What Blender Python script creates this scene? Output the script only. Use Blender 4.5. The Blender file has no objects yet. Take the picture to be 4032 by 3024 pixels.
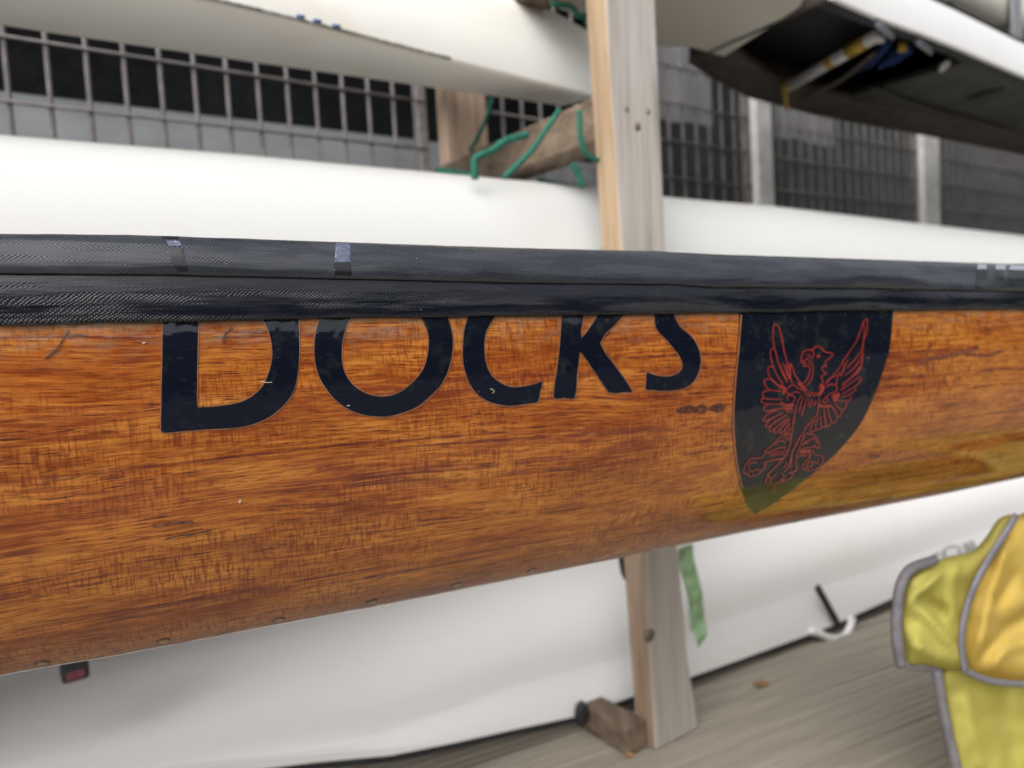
import bpy, bmesh, math, random
import numpy as np
from mathutils import Vector, Matrix, noise
from mathutils.bvhtree import BVHTree
from mathutils.geometry import delaunay_2d_cdt
random.seed(7)
SC = bpy.context.scene
COL = SC.collection

# ------------------------------------------------------------------ camera
CAMZ = 0.615
FPX = 2912.0                                   # focal length in pixels of the 4032 px wide photograph
PIT, ROLL = math.radians(3.5), math.radians(3.4)
F_ = Vector((0, math.cos(PIT), -math.sin(PIT)))
R0 = Vector((1, 0, 0)); U0 = R0.cross(F_)
UP_ = U0 * math.cos(ROLL) + R0 * math.sin(ROLL)
RT_ = R0 * math.cos(ROLL) - U0 * math.sin(ROLL)
CAM = Vector((0, 0, CAMZ))
cd = bpy.data.cameras.new('camera'); cam = bpy.data.objects.new('camera', cd); COL.objects.link(cam)
m = Matrix((RT_, UP_, -F_)).transposed().to_4x4(); m.translation = CAM
cam.matrix_world = m
cd.sensor_width = 36; cd.lens = 36 * FPX / 4032
cd.clip_start = 0.02; cd.clip_end = 500
cd.dof.use_dof = True; cd.dof.focus_distance = 0.375; cd.dof.aperture_fstop = 6.8
SC.camera = cam

# ------------------------------------------------------------------ world, sun, exposure
w = bpy.data.worlds.new('World'); SC.world = w; w.use_nodes = True
nt = w.node_tree; nt.nodes.clear()
SUN_EL, SUN_AZ = math.radians(42), math.radians(205)
sky = nt.nodes.new('ShaderNodeTexSky'); sky.sky_type = 'NISHITA'; sky.sun_disc = False
sky.sun_elevation = SUN_EL; sky.sun_rotation = SUN_AZ
sky.dust_density = 4; sky.air_density = 1.0; sky.altitude = 0
hs = nt.nodes.new('ShaderNodeHueSaturation'); hs.inputs['Saturation'].default_value = 0.22
bg = nt.nodes.new('ShaderNodeBackground'); bg.inputs['Strength'].default_value = 0.15
wo = nt.nodes.new('ShaderNodeOutputWorld')
nt.links.new(sky.outputs[0], hs.inputs['Color']); nt.links.new(hs.outputs[0], bg.inputs['Color'])
nt.links.new(bg.outputs[0], wo.inputs['Surface'])
sl = bpy.data.lights.new('sun', 'SUN'); sl.energy = 1.5; sl.angle = math.radians(75); sl.color = (1, .97, .93)
so = bpy.data.objects.new('sun', sl); COL.objects.link(so)
sd = Vector((math.sin(SUN_AZ) * math.cos(SUN_EL), math.cos(SUN_AZ) * math.cos(SUN_EL), math.sin(SUN_EL)))
so.rotation_euler = sd.to_track_quat('Z', 'Y').to_euler(); so.location = (0, -3, 6)
SC.view_settings.view_transform = 'Standard'; SC.view_settings.look = 'None'
SC.view_settings.exposure = 0.55; SC.view_settings.gamma = 1
SC.cycles.use_denoising = True
SC.cycles.max_bounces = 8; SC.cycles.diffuse_bounces = 4; SC.cycles.glossy_bounces = 4
SC.cycles.sample_clamp_indirect = 8

# ------------------------------------------------------------------ frames: the rack (a, d, z) and the shell (s, t, z)
def frame(deg):
    a = math.radians(deg)
    return Vector((math.sin(a), math.cos(a), 0)), Vector((-math.cos(a), math.sin(a), 0))
RD, RN = frame(54.5)
BD, BN = frame(65.0)
Z = Vector((0, 0, 1))
def rk(a, d, z): return CAM + RD * a + RN * d + Z * z          # z is measured from eye height
def bt(s, t, z): return CAM + BD * s + BN * t + Z * z
def ray(x, y): return F_ + RT_ * ((x - 2016) / FPX) - UP_ * ((y - 1512) / FPX)
def pd(x, y, d, N=RN, D=RD):                                  # sight line meets the upright plane d -> (along, z)
    q = ray(x, y); q = q * (d / q.dot(N)); return q.dot(D), q.z
def pz(x, y, z):                                              # sight line meets the level z -> (a, d)
    q = ray(x, y); q = q * (z / q.z); return q.dot(RD), q.dot(RN)
def interp(x, xs, ys): return float(np.interp(x, xs, ys))

# ------------------------------------------------------------------ mesh helpers
def link(name, verts, faces, mat=None, parent=None, smooth=False, uvs=None, loc=None):
    me = bpy.data.meshes.new(name)
    if loc is not None: verts = [Vector(v) - loc for v in verts]
    me.from_pydata([tuple(v) for v in verts], [], faces); me.update()
    if uvs is not None:
        ul = me.uv_layers.new(name='UVMap')
        for l in me.loops: ul.data[l.index].uv = uvs[l.vertex_index]
    if smooth:
        for p in me.polygons: p.use_smooth = True
    if mat: me.materials.append(mat)
    o = bpy.data.objects.new(name, me); COL.objects.link(o)
    if loc is not None: o.location = loc
    if parent:
        o.parent = parent
        if loc is None: o.matrix_parent_inverse = Matrix.Translation(parent.location).inverted()
        else: o.location = loc - parent.location
    return o
def thing(name, label, cat, loc, group=None):
    o = bpy.data.objects.new(name, None); COL.objects.link(o); o.location = loc
    o.empty_display_size = .05
    return tag(o, label, cat, group)
def tag(o, label, cat, group=None):
    o['label'] = label; o['category'] = cat
    if group: o['group'] = group
    return o
def fixn(o):
    bm = bmesh.new(); bm.from_mesh(o.data); bmesh.ops.recalc_face_normals(bm, faces=bm.faces); bm.to_mesh(o.data); bm.free(); return o
def bevel(o, wd, seg=2):
    b = o.modifiers.new('bevel', 'BEVEL'); b.width = wd; b.segments = seg; b.limit_method = 'ANGLE'; b.angle_limit = .6
    return o
def hexa(name, p, mat, parent=None, bev=0, loc=None):
    """p: 4 bottom then 4 top corners"""
    f = [(0, 3, 2, 1), (4, 5, 6, 7), (0, 1, 5, 4), (1, 2, 6, 5), (2, 3, 7, 6), (3, 0, 4, 7)]
    o = link(name, p, f, mat, parent, loc=loc); fixn(o)
    if bev: bevel(o, bev)
    return o
def rbox(name, a0, a1, d0, d1, z0, z1, mat, parent=None, bev=.002, fr=rk):
    return hexa(name, [fr(a0, d0, z0), fr(a1, d0, z0), fr(a1, d1, z0), fr(a0, d1, z0),
                       fr(a0, d0, z1), fr(a1, d0, z1), fr(a1, d1, z1), fr(a0, d1, z1)], mat, parent, bev)
def loft(name, secs, mat, parent=None, smooth=True, caps=True, closed=True, uvf=None, auto=None):
    n = len(secs[0]); V = [p for s in secs for p in s]; Fc = []
    m_ = n if closed else n - 1
    for i in range(len(secs) - 1):
        for j in range(m_):
            k = (j + 1) % n
            Fc.append((i * n + j, i * n + k, (i + 1) * n + k, (i + 1) * n + j))
    if caps and closed:
        Fc.append(tuple(range(n))[::-1]); Fc.append(tuple((len(secs) - 1) * n + j for j in range(n)))
    o = link(name, V, Fc, mat, parent, smooth, uvf); 
    if uvf is None: fixn(o)
    if auto:
        e = o.modifiers.new('edges', 'EDGE_SPLIT'); e.split_angle = math.radians(auto)
    return o
def catmull(P, k=6):
    P = [Vector(p) for p in P]
    if len(P) < 3: return [P[0].lerp(P[-1], i / k) for i in range(k + 1)]
    Q = [P[0] * 2 - P[1]] + P + [P[-1] * 2 - P[-2]]; out = []
    for i in range(1, len(Q) - 2):
        for j in range(k):
            t = j / k; a, b, c, d = Q[i - 1], Q[i], Q[i + 1], Q[i + 2]
            out.append(.5 * ((2 * b) + (c - a) * t + (2 * a - 5 * b + 4 * c - d) * t * t + (3 * b - a - 3 * c + d) * t ** 3))
    out.append(P[-1]); return out
def tube(name, P, r, mat, parent=None, n=8, k=6, flat=1.0):
    C = catmull(P, k); V = []; Fc = []; px_ = None
    for i, p in enumerate(C):
        t = (C[min(i + 1, len(C) - 1)] - C[max(i - 1, 0)]).normalized()
        if px_ is None: x = t.cross(RN) if abs(t.dot(RN)) < .9 else t.cross(Z)
        else: x = px_ - t * px_.dot(t)
        x.normalize(); px_ = x
        y = t.cross(x).normalized()
        rr = r[i * len(r) // len(C)] if isinstance(r, (list, tuple)) else r
        for j in range(n):
            a = 2 * math.pi * j / n; V.append(p + x * math.cos(a) * rr + y * math.sin(a) * rr * flat)
    for i in range(len(C) - 1):
        for j in range(n):
            k2 = (j + 1) % n; Fc.append((i * n + j, i * n + k2, (i + 1) * n + k2, (i + 1) * n + j))
    Fc.append(tuple(range(n))); Fc.append(tuple((len(C) - 1) * n + j for j in range(n)))
    return fixn(link(name, V, Fc, mat, parent, True))

# ------------------------------------------------------------------ material helpers
class NT:
    def __init__(s, name):
        s.m = bpy.data.materials.new(name); s.m.use_nodes = True; s.t = s.m.node_tree; s.t.nodes.clear()
        s.out = s.n('ShaderNodeOutputMaterial'); s.b = s.n('ShaderNodeBsdfPrincipled'); s.l(s.b.outputs[0], s.out.inputs[0])
    def n(s, k, **kw):
        x = s.t.nodes.new(k)
        for a, v in kw.items(): setattr(x, a, v)
        return x
    def l(s, a, b): s.t.links.new(a, b)
    def put(s, sock, v):
        if hasattr(v, 'is_linked'): s.l(v, sock)
        else:
            if isinstance(v, (tuple, list)) and len(v) == 3 and sock.type == 'RGBA': v = (*v, 1)
            sock.default_value = v
    def math(s, op, a, b=0.0, c=None, clamp=False):
        x = s.n('ShaderNodeMath', operation=op, use_clamp=clamp); s.put(x.inputs[0], a); s.put(x.inputs[1], b)
        if c is not None: s.put(x.inputs[2], c)
        return x.outputs[0]
    def scale(s, v, xyz, off=(0, 0, 0), rot=(0, 0, 0)):
        x = s.n('ShaderNodeMapping'); s.put(x.inputs['Vector'], v); x.inputs['Scale'].default_value = xyz
        x.inputs['Location'].default_value = off; x.inputs['Rotation'].default_value = rot
        return x.outputs[0]
    def noise(s, v, sc=1.0, det=3, rough=.55, dist=0):
        x = s.n('ShaderNodeTexNoise'); s.put(x.inputs['Vector'], v); x.inputs['Scale'].default_value = sc
        x.inputs['Detail'].default_value = det; x.inputs['Roughness'].default_value = rough; x.inputs['Distortion'].default_value = dist
        return x.outputs['Fac']
    def ramp(s, f, stops, interp='LINEAR'):
        x = s.n('ShaderNodeValToRGB'); s.put(x.inputs[0], f); r = x.color_ramp; r.interpolation = interp
        while len(r.elements) < len(stops): r.elements.new(.5)
        for e, (p, c) in zip(r.elements, stops):
            e.position = p; e.color = (*c, 1) if isinstance(c, (tuple, list)) else (c, c, c, 1)
        return x.outputs[0]
    def mr(s, f, a, b, c=0.0, d=1.0):
        x = s.n('ShaderNodeMapRange'); s.put(x.inputs[0], f)
        for i, v in zip((1, 2, 3, 4), (a, b, c, d)): s.put(x.inputs[i], v)
        return x.outputs[0]
    def mix(s, f, a, b, mode='MIX'):
        x = s.n('ShaderNodeMix', data_type='RGBA', blend_type=mode); s.put(x.inputs[0], f)
        s.put(x.inputs[6], a); s.put(x.inputs[7], b); return x.outputs[2]
    def bump(s, h, dist, strength=1.0, nrm=None):
        x = s.n('ShaderNodeBump'); s.put(x.inputs['Height'], h); x.inputs['Distance'].default_value = dist
        s.put(x.inputs['Strength'], strength)
        if nrm is not None: s.l(nrm, x.inputs['Normal'])
        return x.outputs[0]
    def uv(s): return s.n('ShaderNodeUVMap').outputs[0]
    def obj(s): return s.n('ShaderNodeTexCoord').outputs['Object']
    def geo(s): return s.n('ShaderNodeNewGeometry').outputs['Position']
    def set(s, **kw):
        for k, v in kw.items(): s.put(s.b.inputs[k.replace('_', ' ')], v)
        return s.m

def simple(name, col, rough=.5, var=.12, sc=12, metal=0, bumpd=0, spec=.5, coat=0):
    N = NT(name); v = N.geo(); n1 = N.noise(v, sc, 4); n2 = N.noise(v, sc * 7, 3)
    k = N.mr(n1, .3, .7, 1 - var, 1 + var)
    dark = tuple(c * (1 - var * 1.6) for c in col); lite = tuple(min(1, c * (1 + var)) for c in col)
    c = N.mix(N.mr(n1, .3, .7), dark, lite); c = N.mix(N.mr(n2, .35, .75, 0, .35), c, dark)
    kw = dict(Base_Color=c, Roughness=N.mr(n2, .3, .7, rough * .85, min(1, rough * 1.2)), Metallic=metal, Specular_IOR_Level=spec, Coat_Weight=coat)
    if bumpd: kw['Normal'] = N.bump(n2, bumpd)
    return N.set(**kw)

def gelcoat(name, col=(.80, .80, .77), stain=(.62, .50, .28), amount=.5, grime=.2):
    N = NT(name); v = N.geo()
    n1 = N.noise(v, 3.2, 4, .6); n2 = N.noise(v, 14, 4, .6); n3 = N.noise(v, 90, 3)
    c = N.mix(N.mr(n1, .52, .74, 0, amount), col, stain)
    c = N.mix(N.mr(n2, .52, .8, 0, grime), c, (.62, .60, .55))
    c = N.mix(N.mr(n3, .70, .78, 0, grime), c, (.35, .33, .30))
    return N.set(Base_Color=c, Roughness=.34, Specular_IOR_Level=.4)

def timber(name, cols, ax=2, rough=.75):
    """weathered sawn wood, grain along the given world axis"""
    N = NT(name); v = N.obj()
    sc = [45, 45, 45]; sc[ax] = 2.5
    sc2 = [260, 260, 260]; sc2[ax] = 7
    g = N.noise(N.scale(v, tuple(sc)), 1, 4, .6, .4); f = N.noise(N.scale(v, tuple(sc2)), 1, 2)
    b = N.noise(v, 5, 3)
    c = N.ramp(g, [(.3, cols[0]), (.5, cols[1]), (.7, cols[2])])
    c = N.mix(N.mr(f, .55, .72, 0, .55), c, tuple(x * .45 for x in cols[0]))
    c = N.mix(N.mr(b, .5, .75, 0, .4), c, cols[0])
    return N.set(Base_Color=c, Roughness=rough, Specular_IOR_Level=.25, Normal=N.bump(N.math('ADD', g, f), .0012))

# varnished mahogany of the near shell: UV = (metres along the shell, metres down the skin)
def varnished():
    N = NT('varnished_mahogany'); uv = N.uv()
    wob = N.noise(N.scale(uv, (5, 14, 1)), 1, 2)
    sep = N.n('ShaderNodeSeparateXYZ'); N.l(uv, sep.inputs[0]); u, v = sep.outputs[0], sep.outputs[1]
    vv = N.math('ADD', v, N.math('MULTIPLY', N.math('SUBTRACT', wob, .5), .016))
    com = N.n('ShaderNodeCombineXYZ'); N.l(u, com.inputs[0]); N.l(vv, com.inputs[1]); p = com.outputs[0]
    big = N.noise(N.scale(p, (9, 34, 1)), 1, 4, .6)
    mid = N.noise(N.scale(p, (24, 330, 1)), 1, 4, .65)
    fine = N.noise(N.scale(p, (80, 1050, 1)), 1, 3, .6)
    c = N.ramp(N.math('ADD', N.math('MULTIPLY', big, .6), N.math('MULTIPLY', mid, .4)),
               [(.385, (.140, .025, .0045)), (.455, (.275, .068, .010)), (.525, (.425, .135, .020)), (.62, (.54, .220, .040))])
    zone = N.noise(N.scale(p, (2.6, 13, 1), (6, 2, 0)), 1, 3, .5)
    c = N.mix(N.mr(zone, .50, .66, 0, .45), c, (.30, .060, .014)); c = N.mix(N.mr(zone, .48, .34, 0, .35), c, (.58, .24, .036))
    # ribbon figure: short upright flecks in patches
    tick = N.noise(N.scale(p, (640, 90, 1), (3, 0, 0)), 1, 3, .6)
    tick2 = N.noise(N.scale(p, (330, 60, 1), (9, 2, 0), (0, 0, .10)), 1, 2, .5)
    patch = N.mr(N.noise(N.scale(p, (8, 26, 1), (7, 3, 0)), 1, 3), .40, .54)
    c = N.mix(N.math('MULTIPLY', N.mr(tick, .52, .59), N.math('MULTIPLY', patch, .72)), c, (.17, .028, .006))
    c = N.mix(N.math('MULTIPLY', N.mr(tick2, .58, .66), N.math('MULTIPLY', patch, .70)), c, (.16, .027, .007))
    c = N.mix(N.math('MULTIPLY', N.mr(tick, .44, .36), N.math('MULTIPLY', patch, .16)), c, (.66, .27, .05))
    # long fibre, fine fibre and dark pores
    fl = N.noise(N.scale(p, (16, 620, 1), (8, 3, 0)), 1, 3, .6)
    c = N.mix(N.mr(fl, .50, .64, 0, .42), c, (.19, .040, .010))
    c = N.mix(N.mr(fl, .48, .34, 0, .28), c, (.66, .27, .045))
    c = N.mix(N.mr(fine, .53, .60, 0, .70), c, (.15, .028, .007))
    c = N.mix(N.mr(N.noise(N.scale(p, (60, 520, 1), (5, 5, 0)), 1, 3, .5), .54, .66, 0, .20), c, (.66, .28, .05))
    pore = N.noise(N.scale(p, (52, 900, 1), (1, 8, 0)), 1, 2, .5)
    pb = N.mr(N.noise(N.scale(p, (12, 40, 1), (3, 3, 0)), 1, 3), .42, .58, .25, 1)
    c = N.mix(N.math('MULTIPLY', N.mr(pore, .625, .66), N.math('MULTIPLY', pb, .9)), c, (.040, .010, .006))
    line = N.noise(N.scale(p, (3.2, 230, 1), (4, 6, 0)), 1, 2, .5)
    lb = N.mr(N.noise(N.scale(p, (40, 60, 1)), 1, 3), .36, .58)
    c = N.mix(N.math('MULTIPLY', N.mr(line, .585, .65), N.math('MULTIPLY', lb, .85)), c, (.095, .015, .014))
    # purple brown stains and greyed varnish just under the cloth edge
    st = N.noise(N.scale(uv, (11, 42, 1), (2, 9, 0)), 1, 4, .65)
    c = N.mix(N.mr(st, .58, .72, 0, .6), c, (.11, .020, .016))
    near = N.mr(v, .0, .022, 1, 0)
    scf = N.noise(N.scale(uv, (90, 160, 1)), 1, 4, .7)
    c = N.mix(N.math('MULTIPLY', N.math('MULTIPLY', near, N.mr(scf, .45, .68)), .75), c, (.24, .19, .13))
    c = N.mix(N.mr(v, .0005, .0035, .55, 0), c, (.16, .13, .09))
    # white nicks
    nick = N.noise(N.scale(uv, (420, 620, 1), (8, 8, 0)), 1, 1)
    c = N.mix(N.mr(nick, .815, .83, 0, .7), c, (.75, .68, .55))
    hgt = N.math('ADD', N.math('MULTIPLY', pore, -.4), N.math('MULTIPLY', fine, .5))
    peel = N.noise(N.scale(uv, (26, 60, 1)), 1, 3, .5)
    N.b.inputs['Coat Normal'].default_value = (0, 0, 0)
    cn = N.bump(N.math('ADD', peel, N.math('MULTIPLY', fine, .03)), .0011, .55); N.l(cn, N.b.inputs['Coat Normal'])
    return N.set(Base_Color=c, Roughness=.5, Specular_IOR_Level=.05, Normal=N.bump(hgt, .0002, .5),
                 Coat_Weight=1.0, Coat_Roughness=N.mr(scf, .35, .75, .035, .11), Coat_IOR=1.5)

def carbon(name, kind):
    """woven cloth under resin; UV = metres; kind 0: rounded gunwale cloth, 1: flat band below it"""
    N = NT(name); uv = N.uv()
    sep = N.n('ShaderNodeSeparateXYZ'); N.l(uv, sep.inputs[0]); u, v = sep.outputs[0], sep.outputs[1]
    wob = N.noise(N.scale(uv, (14, 60, 1)), 1, 2); wo2 = N.noise(N.scale(uv, (160, 300, 1)), 1, 1)
    uu = N.math('ADD', u, N.math('MULTIPLY', N.math('ADD', wob, N.math('MULTIPLY', wo2, .35)), .004)); v2 = N.math('ADD', v, N.math('MULTIPLY', N.math('ADD', wob, N.math('MULTIPLY', wo2, .6)), .0018))
    a = N.math('SINE', N.math('MULTIPLY', uu, 2 * math.pi / .0022)); b = N.math('SINE', N.math('MULTIPLY', v2, 2 * math.pi / .0017))
    wv = N.math('MULTIPLY', a, b)
    wet = N.mr(N.noise(N.scale(uv, (11, 150, 1), (kind * 5, 1, 0)), 1, 4, .65), .46, .58)
    if kind: wet = N.math('MULTIPLY', wet, N.mr(N.math('ADD', v, N.math('MULTIPLY', wob, .012)), .010, .019), clamp=True)
    if kind: wet = N.math('MAXIMUM', wet, N.mr(N.math('ADD', v, N.math('MULTIPLY', wob, .004)), .0215, .0240))
    dot = N.noise(N.scale(uv, (600, 800, 1)), 1, 2)
    h = N.math('ADD', N.math('MULTIPLY', wv, wet), N.math('MULTIPLY', dot, .25))
    n = N.bump(h, .00034 if kind else .00011, .8)
    n = N.bump(N.noise(N.scale(uv, (9, 110, 1)), 1, 3), .0016, .5, n)
    patch = N.noise(N.scale(uv, (18, 120, 1), (4, 4, 0)), 1, 4, .7)
    base, lite = ((.0045, .0055, .011), (.018, .020, .026)) if kind else ((.026, .029, .038), (.055, .060, .074))
    c = N.mix(N.mr(patch, .46, .70, 0, .8), base, lite)
    c = N.mix(N.math('MULTIPLY', N.mr(wv, .35, .95), N.math('MULTIPLY', wet, .75 if kind else .35)), c, (.13, .135, .15) if kind else (.10, .105, .12))
    c = N.mix(N.math('MULTIPLY', N.mr(wv, -.2, -.9), N.math('MULTIPLY', wet, .0 if kind else .45)), c, (.010, .011, .016))
    if kind: c = N.mix(N.mr(N.math('ADD', v, N.math('MULTIPLY', N.math('SUBTRACT', wo2, .5), .003)), .0232, .0246, 0, .65), c, (.22, .23, .26))
    nick = N.noise(N.scale(uv, (420, 520, 1), (3, 1, 0)), 1, 1)
    c = N.mix(N.mr(nick, .80, .82, 0, .8), c, (.6, .58, .5))
    return N.set(Base_Color=c, Roughness=N.mr(patch, .35, .65, .16, .34) if kind else N.mr(patch, .35, .65, .17, .36), Normal=n, Specular_IOR_Level=.5)

def vinyl(name, col, sm=.5):
    N = NT(name); v = N.geo()
    n1 = N.noise(v, 55, 5, .7); n2 = N.noise(N.scale(v, (120, 120, 700)), 1, 3, .6)
    up = N.n('ShaderNodeSeparateXYZ'); N.l(v, up.inputs[0])
    c = N.mix(N.mr(n1, .54, .72, 0, sm), col, (.032, .036, .028))
    c = N.mix(N.mr(n2, .62, .72, 0, sm * .5), c, (.05, .05, .042))
    nick = N.noise(v, 520, 1); c = N.mix(N.mr(nick, .80, .82, 0, .8), c, (.6, .55, .42))
    return N.set(Base_Color=c, Roughness=.5, Specular_IOR_Level=.05, Coat_Weight=1.0, Coat_Roughness=N.mr(n1, .4, .7, .03, .09),
                 Normal=N.bump(n2, .0002, .5), Coat_Normal=N.bump(N.noise(v, 30, 3), .0009, .5))

M_wood = varnished()
M_bead = carbon('carbon_cloth_smooth', 0)
M_band = carbon('carbon_cloth_woven', 1)
M_letter = vinyl('navy_vinyl', (.0032, .0050, .012), .5)
M_crest = vinyl('navy_crest_vinyl', (.0035, .0055, .012), .7)
M_red = simple('red_line_print', (.30, .026, .018), .35, .3, 60, coat=.8)
M_gloss = simple('glossy_black_vinyl', (.006, .006, .008), .08, .2, 40, coat=1)
M_edge = simple('varnish_edge', (.26, .11, .055), .3, .3, 80, coat=.8)
M_white = gelcoat('white_gelcoat', (.93, .93, .93), (.84, .80, .70), .22, .03)
M_white2 = gelcoat('yellowed_gelcoat', (.86, .85, .80), (.76, .64, .40), .6, .10)
M_white3 = gelcoat('cool_white_gelcoat', (.70, .705, .69), (.64, .60, .50), .12, .0)
M_cream = gelcoat('cream_gelcoat', (.66, .63, .55), (.50, .44, .33), .4, .3)
M_post = timber('weathered_post_wood', [(.38, .34, .30), (.50, .46, .42), (.58, .545, .51)])
M_post_side = timber('fresh_sawn_wood', [(.36, .25, .16), (.47, .34, .22), (.54, .41, .28)])
M_arm = timber('brown_arm_wood', [(.12, .085, .06), (.20, .15, .11), (.30, .23, .17)], 1)
M_inner = timber('inner_post_wood', [(.28, .19, .13), (.42, .31, .23), (.50, .38, .29)])
M_wire = simple('galvanised_wire', (.24, .22, .215), .6, .2, 40, bumpd=.0003)
M_paint = simple('white_painted_post', (.82, .82, .79), .5, .12, 20)
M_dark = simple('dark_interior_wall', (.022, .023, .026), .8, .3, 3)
M_black = simple('black_composite', (.012, .012, .014), .4, .3, 25)
M_deckin = simple('dark_grey_deck', (.055, .053, .046), .5, .35, 9)
M_brownd = simple('dark_brown_trim', (.07, .055, .042), .6, .35, 14)
M_alu = simple('aluminium_tube', (.72, .72, .73), .3, .1, 50, metal=.2)
M_yel = simple('yellow_tape', (.55, .36, .04), .5, .25, 40)
M_blue = simple('blue_strap_cloth', (.02, .06, .22), .8, .35, 30, bumpd=.002)
M_rope = simple('green_rope_fibre', (.012, .17, .11), .7, .35, 160, bumpd=.001)
M_web = simple('pale_green_webbing', (.42, .66, .38), .75, .25, 60, bumpd=.0008)
M_pipe = simple('grey_piping', (.19, .18, .20), .7, .2, 60, bumpd=.0005)
M_pale = simple('pale_grey_hull_indoors', (.23, .24, .25), .5, .15, 6)
M_leaf = simple('orange_leaf', (.40, .20, .09), .7, .3, 60)
M_pink = simple('faded_red_print', (.34, .09, .12), .5, .2, 60)
M_rubber = simple('dark_rubber', (.03, .032, .038), .6, .3, 40)

def cloth(name, col, dark):
    N = NT(name); v = N.geo(); n = N.noise(v, 14, 4); f = N.noise(v, 260, 2)
    c = N.mix(N.mr(n, .35, .7), col, dark)
    return N.set(Base_Color=c, Roughness=.9, Specular_IOR_Level=.08,
                 Normal=N.bump(f, .0003, .4, N.bump(N.noise(v, 11, 2, .5, .8), .003, .4)))
M_lime = cloth('lime_yellow_nylon', (.46, .42, .115), (.42, .38, .09))
M_amber = cloth('amber_yellow_nylon', (.52, .35, .075), (.50, .37, .11))

def board_mat():
    N = NT('weathered_dock_board'); v = N.obj()
    g = N.noise(N.scale(v, (3, 60, 60)), 1, 4, .6); b = N.noise(v, 4, 4, .6); f = N.noise(N.scale(v, (14, 340, 200)), 1, 2)
    rnd = N.n('ShaderNodeObjectInfo').outputs['Random']
    c = N.ramp(g, [(.3, (.29, .26, .21)), (.5, (.37, .335, .275)), (.7, (.44, .40, .33))])
    c = N.mix(N.mr(b, .45, .72, 0, .5), c, (.36, .31, .27))
    c = N.mix(N.mr(f, .56, .72, 0, .35), c, (.24, .21, .18))
    c = N.mix(N.mr(rnd, 0, 1, 0, .18), c, (.36, .34, .29))
    return N.set(Base_Color=c, Roughness=.8, Specular_IOR_Level=.2, Normal=N.bump(N.math('ADD', g, f), .001))
M_board = board_mat()
M_ground = simple('dark_ground', (.055, .058, .07), .9, .3, 1.2)

# ------------------------------------------------------------------ the ground and the dock
o = link('ground', [(-120, -120, -.09), (120, -120, -.09), (120, 120, -.09), (-120, 120, -.09)], [(0, 1, 2, 3)], M_ground); o['kind'] = 'structure'
dock = bpy.data.objects.new('dock', None); COL.objects.link(dock); dock['kind'] = 'structure'
dock.location = (0, 0, 0)
PW, NR = .142, 9

prof = []
for i in range(NR):
    x0 = .0015 + i * (PW - .003) / NR; ww = (PW - .003) / NR
    prof += [(x0, 0), (x0 + ww * .62, 0), (x0 + ww * .68, -.0019), (x0 + ww * .95, -.0019)]
prof += [(PW - .0015, 0), (PW - .0015, -.03), (.0015, -.03)]
me = None
for i in range(24):
    L = 8.0
    if me is None:
        V = []; n = len(prof)
        for x in (-L / 2, L / 2):
            for (y, z) in prof: V.append((x, y - PW / 2, z))
        Fc = [(j, (j + 1) % n, n + (j + 1) % n, n + j) for j in range(n)] + [tuple(range(n))[::-1], tuple(n + j for j in range(n))]
        b0 = link('dock_board', V, Fc, M_board); fixn(b0); me = b0.data
        b = b0
    else:
        b = bpy.data.objects.new('dock_board', me); COL.objects.link(b)
    p = bt(1.6, -.75 + i * PW, 0); b.parent = dock
    b.location = (p.x, p.y, random.uniform(-.0012, 0)); b.rotation_euler = (0, 0, math.radians(90 - 65.0) + random.uniform(-.0006, .0006))

# a bank of trees far behind the photographer (it shows only as the dark reflection in the varnish)
V, Fc = [], []
rng = random.Random(3)
M_tree = simple('far_foliage', (.05, .075, .035), .8, .5, .8)
for i in range(9000):
    a = math.radians(rng.uniform(75, 300)); r = rng.uniform(15, 19)
    hmax = 4.6 + 1.3 * noise.noise(Vector((a * 5, 0, 0))) + .8 * noise.noise(Vector((a * 19, 3, 0)))
    c = Vector((math.sin(a) * r, math.cos(a) * r, rng.uniform(-.1, 1) * hmax)); 
    e = Vector((rng.gauss(0, 1), rng.gauss(0, 1), rng.gauss(0, 1))).normalized() * rng.uniform(.25, .5)
    f = e.cross(Vector((rng.gauss(0, 1), rng.gauss(0, 1), rng.gauss(0, 1)))).normalized() * rng.uniform(.2, .45)
    b = len(V); V += [c - e - f, c + e - f, c + e + f, c - e + f]; Fc.append((b, b + 1, b + 2, b + 3))
o = link('tree_bank', V, Fc, M_tree); tag(o, 'dark green bank of trees across from the boathouse', 'trees'); o['kind'] = 'stuff'

# ------------------------------------------------------------------ boathouse behind the mesh
GZ = -CAMZ
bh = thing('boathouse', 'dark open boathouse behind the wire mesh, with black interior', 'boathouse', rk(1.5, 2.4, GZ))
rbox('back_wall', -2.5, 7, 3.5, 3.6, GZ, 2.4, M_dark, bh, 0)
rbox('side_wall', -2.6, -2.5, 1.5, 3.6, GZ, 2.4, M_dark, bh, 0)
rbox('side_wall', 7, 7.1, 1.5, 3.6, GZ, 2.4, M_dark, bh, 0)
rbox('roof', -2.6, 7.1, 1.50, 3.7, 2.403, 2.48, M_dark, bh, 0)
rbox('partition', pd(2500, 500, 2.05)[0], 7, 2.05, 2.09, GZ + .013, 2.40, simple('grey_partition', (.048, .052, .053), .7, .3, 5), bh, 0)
rbox('floor', -2.5, 7, 1.5, 3.5, GZ + .002, GZ + .012, M_dark, bh, 0)

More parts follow.
